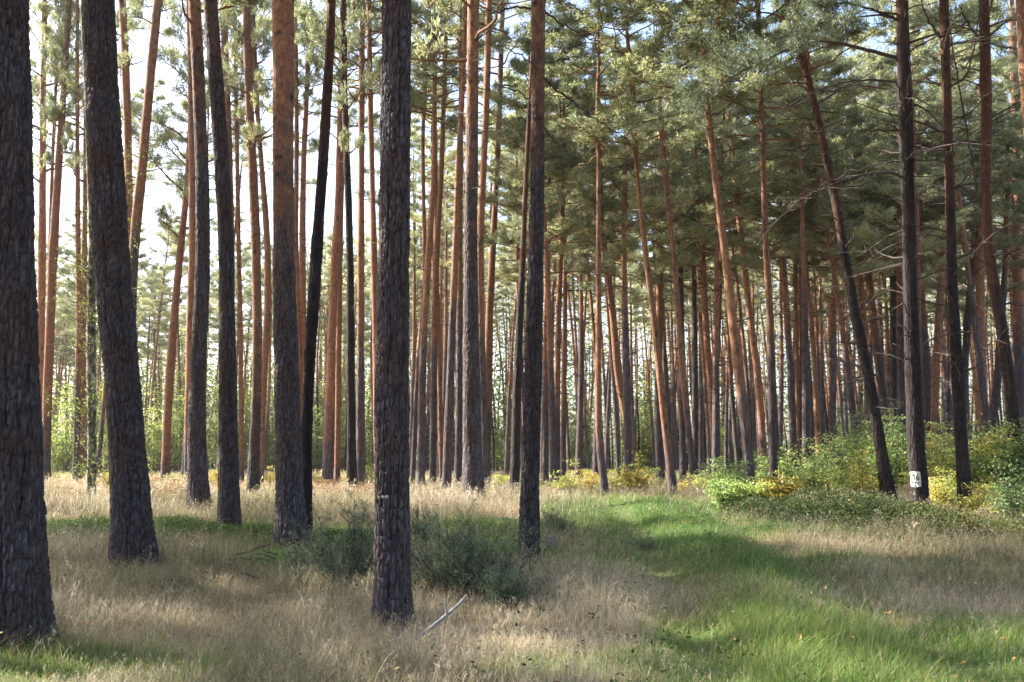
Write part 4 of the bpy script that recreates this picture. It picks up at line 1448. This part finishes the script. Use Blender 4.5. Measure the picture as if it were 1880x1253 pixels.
dryb, grnb = MB(), MB()
rg = np.random.default_rng(5)
bands = [(3.2, 7.2, 26000, .0035, 3, .25), (6.2, 9.5, 115000, .0033, 3, .27), (9.5, 13.5, 125000, .0042, 3, .31), (13.5, 20, 125000, .0055, 2, .36), (20, 30, 110000, .008, 2, .40), (30, 48, 60000, .014, 2, .42), (48, 95, 45000, .03, 1, .4)]
for (y0, y1, n, w, seg, hh) in bands:
    per = 16 if y1 < 21 else 10
    cx, cy = scatter_area(n // per, y0, y1, rg)
    clh = np.repeat(rg.uniform(.45, 1.25, len(cx)), per)
    clt = np.repeat(rg.normal(0, .13, len(cx)), per)
    sg = np.repeat(rg.uniform(.04, .16, len(cx)), per) * (1 + .03 * y0)
    ox, oy = rg.normal(0, 1, len(clh)) * sg, rg.normal(0, 1, len(clh)) * sg
    x, y = np.repeat(cx, per) + ox, np.repeat(cy, per) + oy
    n = len(x)
    lx, ly = ox / sg * .22, oy / sg * .22
    g = greenness(x, y) + clt * .8
    r = rutness(x, y)
    tuft = np.clip(.5 + .5 * wob(x * 6, y * 6) * 1.6, 0, 1)
    p_dry = np.clip(1.0 - 1.25 * g, .14, .88) * (1 - .5 * r)
    isdry = rg.random(n) < p_dry
    near_tr = np.exp(-((x - track_x(y)) / 1.6) ** 4) * smooth(32, 24, y)
    xd, yd, td, nd = x[isdry], y[isdry], tuft[isdry], near_tr[isdry]
    h = hh * rg.uniform(.6, 1.25, len(xd)) * clh[isdry] * (.65 + .6 * td) * (1 - .45 * nd)
    tone = np.clip(clt[isdry] + rg.normal(.50, .2, len(xd)) + .12 * wob(xd * 1.3, yd * 1.3) * 2, 0, 1)
    under = rg.random(len(xd)) < .35
    h = np.where(under, h * .45, h)
    tone = np.where(under, tone * .6, tone)
    tips, d = blades(dryb, xd, yd, h, w * rg.uniform(.7, 1.4, len(xd)), rg, tone, .6, seg, lean=(lx[isdry], ly[isdry]))
    heads = (~under) & (rg.random(len(xd)) < .30)
    if y1 <= 48:
        panicles(dryb, tips[heads], d[heads], rg, h[heads] * .38, tone[heads] * .8 + .2, 9 if y1 < 14 else 6, w * .95)
    ig = ~isdry & (rg.random(n) > .3 * r)
    xg, yg, tg, ng = x[ig], y[ig], tuft[ig], near_tr[ig]
    hg = (.11 + .10 * tg) * rg.uniform(.5, 1.5, len(xg)) * clh[ig] * (1 - .35 * rutness(xg, yg))
    hump = np.exp(-((xg - track_x(yg) + .1) / .55) ** 2) * smooth(16, 11, yg)
    hg = hg * (1 + .7 * hump)
    tone = np.clip(clt[ig] * 1.3 + rg.normal(.45, .24, len(xg)) + .15 * wob(xg * 1.1 + 5, yg * 1.1) * 2, 0, 1)
    blades(grnb, xg, yg, hg, w * 1.25 * rg.uniform(.7, 1.4, len(xg)), rg, tone, .7, seg, lean=(lx[ig] * 1.5, ly[ig] * 1.5))
tag(obj('dry_grass', dryb.mesh('dry_grass', [DRY], False)), 'pale tan bent grass with loose seed heads covering the forest floor', 'grass', kind='stuff')
# extra short green blades where the ground is green
x, y = scatter_area(150000, 6.2, 20, rg)
g = greenness(x, y)
k_ = (g > .35) & (rg.random(len(x)) < g) & (rg.random(len(x)) > .6 * rutness(x, y))
x, y = x[k_], y[k_]
blades(grnb, x, y, rg.uniform(.05, .16, len(x)), np.interp(y, [6, 20], [.004, .008]), rg, np.clip(rg.normal(.4, .2, len(x)), 0, 1), .7, 2)
tag(obj('green_grass', grnb.mesh('green_grass', [GREEN], False)), 'fresh green grass along the track and in patches between the pines', 'grass', kind='stuff')

# broad leaved weeds and fallen leaves caught in the grass
wb = MB()
x, y = scatter_area(2600, 6.3, 22, rg)
k_ = wob(x * 1.9 + 2, y * 1.9) > .05
x, y = x[k_], y[k_]
C0 = np.stack([x, y, ground(x, y) + rg.uniform(.03, .22, len(x))], -1)
C = (C0[:, None, :] + rg.normal(0, .035, (len(x), 5, 3))).reshape(-1, 3)
leaf_quads(wb, C, np.array([0, 0, 1.]), .045, rg, 0, np.repeat(np.clip(rg.normal(.35, .25, len(x)), 0, 1), 5), .5)
x, y = scatter_area(2600, 6.3, 26, rg)
C = np.stack([x, y, ground(x, y) + rg.uniform(.02, .26, len(x))], -1)
leaf_quads(wb, C, np.array([0, 0, 1.]), .05, rg, 1, rg.uniform(0, 1, len(x)), .55)
tag(obj('weeds_and_fallen_leaves', wb.mesh('weeds_and_fallen_leaves', [BRAMBLE, FERN], False)), 'small weeds and fallen rusty leaves scattered through the grass', 'ground cover', kind='stuff')

# bilberry and moss cushions: low leafy green cover
rg = np.random.default_rng(15)
lb = MB()
for (a, c_, rx, ry, n) in [(360, 985, 1.5, 1.0, 5200), (470, 985, 1.3, 1.0, 4000), (140, 985, 1.2, 1.4, 3200), (300, 970, 1.0, .9, 2000), (900, 975, 1.2, 1.0, 2600), (620, 1000, .9, 1.2, 2200)]:
    p = hit(a, c_)
    q = rg.normal(0, .5, (n, 2))
    x, y = p[0] + q[:, 0] * rx, p[1] + q[:, 1] * ry
    hgt = .22 * np.exp(-(q ** 2).sum(1) * 1.2) * (1 + .6 * wob(x * 5, y * 5))
    C = np.stack([x, y, ground(x, y) + np.clip(hgt, .02, .4) * rg.uniform(.3, 1, n)], -1)
    leaf_quads(lb, C, np.array([0, 0, 1.]), .045, rg, 0, np.clip(rg.normal(.45, .2, n), 0, 1))
tag(obj('bilberry_cover', lb.mesh('bilberry_cover', [leaf_mat('bilberry_leaf', [(0.0, (0.04, 0.08, 0.03)), (0.5, (0.10, 0.17, 0.045)), (1.0, (0.24, 0.27, 0.08))], .35, .02)], False)), 'low bright green leafy cover between the left trunks', 'ground cover', kind='stuff')

# bramble bank at the foot of the bushes, right
bb = MB()
stm = []
pts = [(1395, 940), (1450, 948), (1510, 958), (1570, 962), (1630, 966), (1690, 975), (1750, 985), (1810, 990), (1870, 992), (1930, 1000)]
for k, (a, c_) in enumerate(pts):
    p = hit(a, c_ + 8)
    n = 5200
    q = rg.normal(0, .55, (n, 2))
    wd = .75 if k else .5
    x, y = p[0] + q[:, 0] * wd, p[1] + q[:, 1] * 1.1 + .6
    top = (.52 if 1 < k < 8 else .36) * np.exp(-(q ** 2).sum(1) * .7) * (1 + .5 * wob(x * 3.3, y * 3.3))
    C = np.stack([x, y, ground(x, y) + np.clip(top, .03, .9) * rg.uniform(.25, 1.05, n)], -1)
    tone = np.clip(rg.normal(.45, .25, n) + .2 * wob(x * 2, y * 2), 0, 1)
    leaf_quads(bb, C, np.array([0, -.2, 1.]), .042, rg, 0, tone)
    for s in range(26):
        x0, y0 = p[0] + rg.normal(0, .5), p[1] + rg.normal(0, .6) + .4
        P = twig_path(np.array([x0, y0, float(ground(x0, y0))]), rg.uniform(0, 6.28), rg.uniform(.4, 1.1), rg.uniform(.5, 1.2), rg, 6, droop=.9, wig=.2)
        v, f = tube_arr(P, np.linspace(.006, .003, 6), 4)
        bb.add(v, f, 1, tone=0)
tag(obj('bramble_bank', bb.mesh('bramble_bank', [BRAMBLE, DEAD], False)), 'low dark bank of brambles along the foot of the bushes on the right', 'ground cover', kind='stuff')

# undergrowth floor of the stand: short leafy litter and sprigs
ub = MB()
x, y = scatter_area(60000, 26, 80, rg, 2)
k_ = (x > -2) | (rg.random(len(x)) < .35)
k_ &= (np.abs(x - track_x(y)) > 2.5) | (y > 30)
x, y = x[k_], y[k_]
h = .35 * np.clip(.4 + .9 * wob(x, y), .05, 1) * np.interp(y, [26, 80], [.5, 1.4])
C = np.stack([x, y, ground(x, y) + h * rg.uniform(.1, 1, len(x))], -1)
leaf_quads(ub, C, np.array([0, 0, 1.]), .11, rg, 0, np.clip(rg.normal(.5, .3, len(x)), 0, 1))
tag(obj('undergrowth', ub.mesh('undergrowth', [MIXED], False)), 'low green and yellow undergrowth between the farther trunks', 'ground cover', kind='stuff')

# rows of trunks beyond those that can be told apart
fp = MB()
rg = np.random.default_rng(91)
for k in range(560):
    px_ = rg.uniform(560, 2120) if k < 420 else rg.uniform(-200, 760)
    y = rg.uniform(92, 136) if k < 420 else rg.uniform(112, 140)
    x = (px_ - 940) / F * y
    z = float(ground(x, y))
    H_ = rg.uniform(21, 25) if k < 420 else rg.uniform(15, 19)
    ln = rg.normal(0, .035)
    zz = np.linspace(-.2, H_, 7)
    P = np.stack([x + ln * zz + .15 * np.sin(zz * .4 + k), np.full(7, y), z + zz], -1)
    v, f = tube_arr(P, np.linspace(rg.uniform(.12, .2), .04, 7), 6)
    up_ = np.repeat(np.clip((zz - rg.uniform(3, 9)) / 2, -.6, 1.2), 6)
    fp.add(v, f, 0, up=up_, tone=0)
    m_ = 190
    q = rg.uniform(0, 1, m_)
    rr = 2.3 * np.sqrt(rg.random(m_)) * (1 - .75 * q)
    a = rg.uniform(0, 6.28, m_)
    C = np.stack([P[-1, 0] + rr * np.cos(a), y + rr * np.sin(a), z + H_ - 7.5 + 8.5 * q + .35 * np.sin(a * 3 + q * 14)], -1)
    leaf_quads(fp, C, np.array([0, 0, 1.]), .5, rg, 1, np.clip(rg.normal(.45, .2, m_), 0, 1), .4)
tag(obj('far_pines', fp.mesh('far_pines', [BARK, NEEDLE])), 'rows of thin pines at the back of the wood, too many to tell apart', 'pine trees', kind='stuff')

# the wood goes on behind: one mass of foliage and undergrowth, far off
dw = MB()
rg = np.random.default_rng(71)
n = 90000
px = rg.uniform(-250, 2130, n)
yy = rg.uniform(128, 165, n)
xx = (px - 940) / F * yy
right = smooth(620, 900, px)
top = 15.5 + 2.0 * np.sin(xx * .21) + 1.5 * np.sin(xx * .53 + 1) + 1.2 * np.sin(xx * 1.3) + 3 * right
zz = rg.uniform(0, 1, n) ** np.where(rg.random(n) < .45, 2.2, .8) * top
gap = (zz > 4.5) & (zz < 8.5) & (rg.random(n) < np.where(px > 760, .3, .7))
clump = np.sin(xx * .9 + 2 * np.sin(zz * .8)) * np.sin(zz * 1.1 + yy * .5) + rg.normal(0, .35, n)
k_ = ~gap & (clump > -.45)
C = np.stack([xx, yy, ground(xx, yy) + zz], -1)[k_]
leaf_quads(dw, C, np.array([0, -.6, .8]), .62, rg, 0, np.clip(.5 + .25 * clump[k_], 0, 1), .55)
tag(obj('distant_wood', dw.mesh('distant_wood', [leaf_mat('distant_foliage', [(0, (.035, .055, .03)), (.5, (.09, .14, .055)), (1, (.20, .25, .08))], .45)], False)), 'far off mass of green woodland behind the last trunks', 'wood', kind='stuff')

# bracken: rust coloured fronds
fb = MB()


def fronds(n, x0, x1, y0, y1, L0, seed):
    rg = np.random.default_rng(seed)
    for k in range(n):
        p = hit(rg.uniform(x0, x1), rg.uniform(y0, y1))
        L = L0 * rg.uniform(.6, 1.2)
        az = rg.uniform(0, 6.28)
        t = np.linspace(0, 1, 10)
        P = np.stack([p[0] + math.cos(az) * L * .75 * t, p[1] + math.sin(az) * L * .75 * t, p[2] + L * (1.05 * t - .75 * t * t)], -1)
        dr = np.array([math.cos(az), math.sin(az), 0])
        sd = np.array([-dr[1], dr[0], 0])
        tone = rg.uniform(0, 1)
        for q in range(2, 10):
            for s in (-1, 1):
                ln = L * .36 * (1 - t[q] * .85)
                a = P[q]
                tip = a + sd * s * ln + dr * ln * .35 + np.array([0, 0, -.06 * ln])
                m1 = (a + tip) / 2 + dr * ln * .17
                m2 = (a + tip) / 2 - dr * ln * .10
                fb.add(np.array([a, m1, tip, m2]), np.array([[0, 1, 2, 3]]), 0, tone=tone)
        v, f = tube_arr(P, .004, 3)
        fb.add(v, f, 0, tone=tone)


fronds(420, 80, 430, 878, 912, .85, 1)
fronds(280, 540, 700, 884, 916, .85, 2)
fronds(50, 440, 500, 880, 900, .6, 3)
fronds(80, 1120, 1330, 878, 896, .6, 4)
fronds(120, 260, 350, 890, 922, .75, 5)
tag(obj('bracken', fb.mesh('bracken', [FERN], False)), 'rust coloured dying bracken under the pines', 'ground cover', kind='stuff')


# ------------------------------------------------------------------ fallen wood
def fallen_branch():
    b = MB()
    A, B = hit(740, 1190), None
    Y = A[1]
    px = [(735, 1192), (765, 1172), (795, 1150), (822, 1128), (840, 1112), (857, 1093)]
    P = np.array([at_depth(a, c_, Y + .05 * k) for k, (a, c_) in enumerate(px)])
    base = P[0].copy()
    P = P - base
    t = np.linspace(0, 1, 6)
    tt = np.linspace(0, 1, 30)
    Q = np.stack([np.interp(tt, t, P[:, c]) for c in range(3)], -1)
    for _ in range(3):
        Q[1:-1] = (Q[:-2] + 2 * Q[1:-1] + Q[2:]) / 4
    Q += rg.normal(0, .0015, Q.shape)
    v, f = tube_arr(Q, np.linspace(.021, .010, 30) * (1 + .08 * np.sin(np.arange(30) * 1.3)), 12)
    b.add(v, f)
    root = tag(obj('fallen_branch', b.mesh('fallen_branch', [GREYWOOD]), None, base), 'bare silvery grey forked branch leaning in the grass by the big central trunk', 'fallen branch')
    s0 = at_depth(821, 1127, Y + .15) - base
    s1 = at_depth(816, 1097, Y + .1) - base
    S = np.linspace(s0, s1, 6)
    v, f = tube_arr(S, np.linspace(.012, .006, 6), 8)
    obj('side_stub', MB().add(v, f).mesh('side_stub', [GREYWOOD]), root)


fallen_branch()


def brush(px, py, w_px, h_px, n, label, seed, lo=.0):
    p = hit(px, py)
    Y = p[1]
    rg = np.random.default_rng(seed)
    W, H = w_px * Y / F / 2, h_px * Y / F
    b = MB()
    for k in range(n):
        x0, y0 = rg.uniform(-W, W), rg.uniform(-.6, .6)
        z0 = float(ground(p[0] + x0, p[1] + y0)) - p[2]
        L = rg.uniform(.3, 1.0) * W * .9
        az = rg.choice([0, math.pi]) + rg.normal(0, .5)
        P = twig_path(np.array([x0, y0, z0 + rg.uniform(0, H * .5)]), az, L, rg.uniform(-.05, .45), rg, 8, droop=.1, wig=.3)
        v, f = tube_arr(P, np.linspace(rg.uniform(.006, .014), .003, 8), 5)
        b.add(v, f)
        for s in range(5):
            q = rg.integers(1, 7)
            Q = twig_path(P[q], az + rg.uniform(-1.2, 1.2), L * rg.uniform(.15, .4), rg.uniform(-.3, .9), rg, 5, wig=.25)
            v, f = tube_arr(Q, np.linspace(.005, .002, 5), 4)
            b.add(v, f)
    tag(obj('brushwood', b.mesh('brushwood', [DEAD]), None, p), label, 'dead branches', 'dead brushwood lying in the grass')


brush(490, 1040, 150, 60, 10, 'tangle of dead grey twigs in the grass before the stout tan pine', 1)
brush(320, 920, 90, 50, 14, 'dark heap of dead twigs between the orange leaning pine and the curved dark one', 2)
brush(205, 918, 90, 24, 6, 'dead branches lying behind the second thick trunk by the birch', 3)
brush(1000, 1088, 120, 50, 5, 'thin dark dead twigs lying in the grass below the long straight pine', 4)
brush(920, 925, 60, 44, 3, 'small dead twig standing in sunlit grass right of the thick dark pine', 5)
brush(400, 1075, 200, 30, 5, 'long dead twigs lying in the shaded grass of the left foreground', 6)


def stump():
    p = hit(1003, 1012)
    Y = p[1]
    r = 17 * Y / F
    th = np.linspace(0, 2 * math.pi, 33)[:-1]
    zz = np.linspace(-.05, 1, 14)
    TH, Z = np.meshgrid(th, zz)
    rr = r * (1.35 - .55 * np.clip(Z, 0, 1)) * (1 + .12 * np.sin(3 * TH + 1) + .07 * np.sin(7 * TH) + .04 * np.sin(13 * TH + Z * 6))
    h = 22 * Y / F
    X, Yy, ZZ = rr * np.cos(TH), rr * np.sin(TH), h * Z * (1 + .25 * np.sin(TH + 2))
    V = np.stack([X, Yy, ZZ], -1).reshape(-1, 3)
    i = np.arange(13)[:, None] * 32
    j = np.arange(32)[None, :]
    b = MB().add(V, np.stack([i + j, i + (j + 1) % 32, i + 32 + (j + 1) % 32, i + 32 + j], -1).reshape(-1, 4))
    top = V[-32:]
    rings = [top]
    for q in (.7, .4, .1):
        c = top.mean(0)
        rings.append(c + (top - c) * q + np.array([0, 0, .01 * math.sin(q * 30) - .03 * (1 - q)]))
    tv = np.concatenate(rings)
    i = np.arange(3)[:, None] * 32
    b.add(tv, np.stack([i + j, i + (j + 1) % 32, i + 32 + (j + 1) % 32, i + 32 + j], -1).reshape(-1, 4))
    tag(obj('tree_stump', b.mesh('tree_stump', [plain_mat('rotten_wood', (.09, .07, .055), (.30, .25, .21), 35, .95, .8)]), None, p), 'small weathered stump right behind the long straight dark pine', 'tree stump')


stump()


# ------------------------------------------------------------------ thin sunlit air
if HAZE:
    hb = bpy.data.meshes.new('haze')
    x0, x1, y0, y1, z0, z1 = -130, 130, -20, 180, -3, 28
    hb.from_pydata([(x0, y0, z0), (x1, y0, z0), (x1, y1, z0), (x0, y1, z0), (x0, y0, z1), (x1, y0, z1), (x1, y1, z1), (x0, y1, z1)], [],
                   [(3, 2, 1, 0), (4, 5, 6, 7), (0, 1, 5, 4), (1, 2, 6, 5), (2, 3, 7, 6), (3, 0, 4, 7)])
    m, nt, out = mat_new('haze')
    pv = nt.nodes.new('ShaderNodeVolumePrincipled')
    pv.inputs['Color'].default_value = (.93, .96, 1, 1)
    pv.inputs['Density'].default_value = HAZE
    pv.inputs['Anisotropy'].default_value = .3
    nt.links.new(pv.outputs[0], out.inputs['Volume'])
    hb.materials.append(m)
    tag(obj('haze', hb), 'thin pale sunlit haze between the trunks', 'haze', kind='stuff')
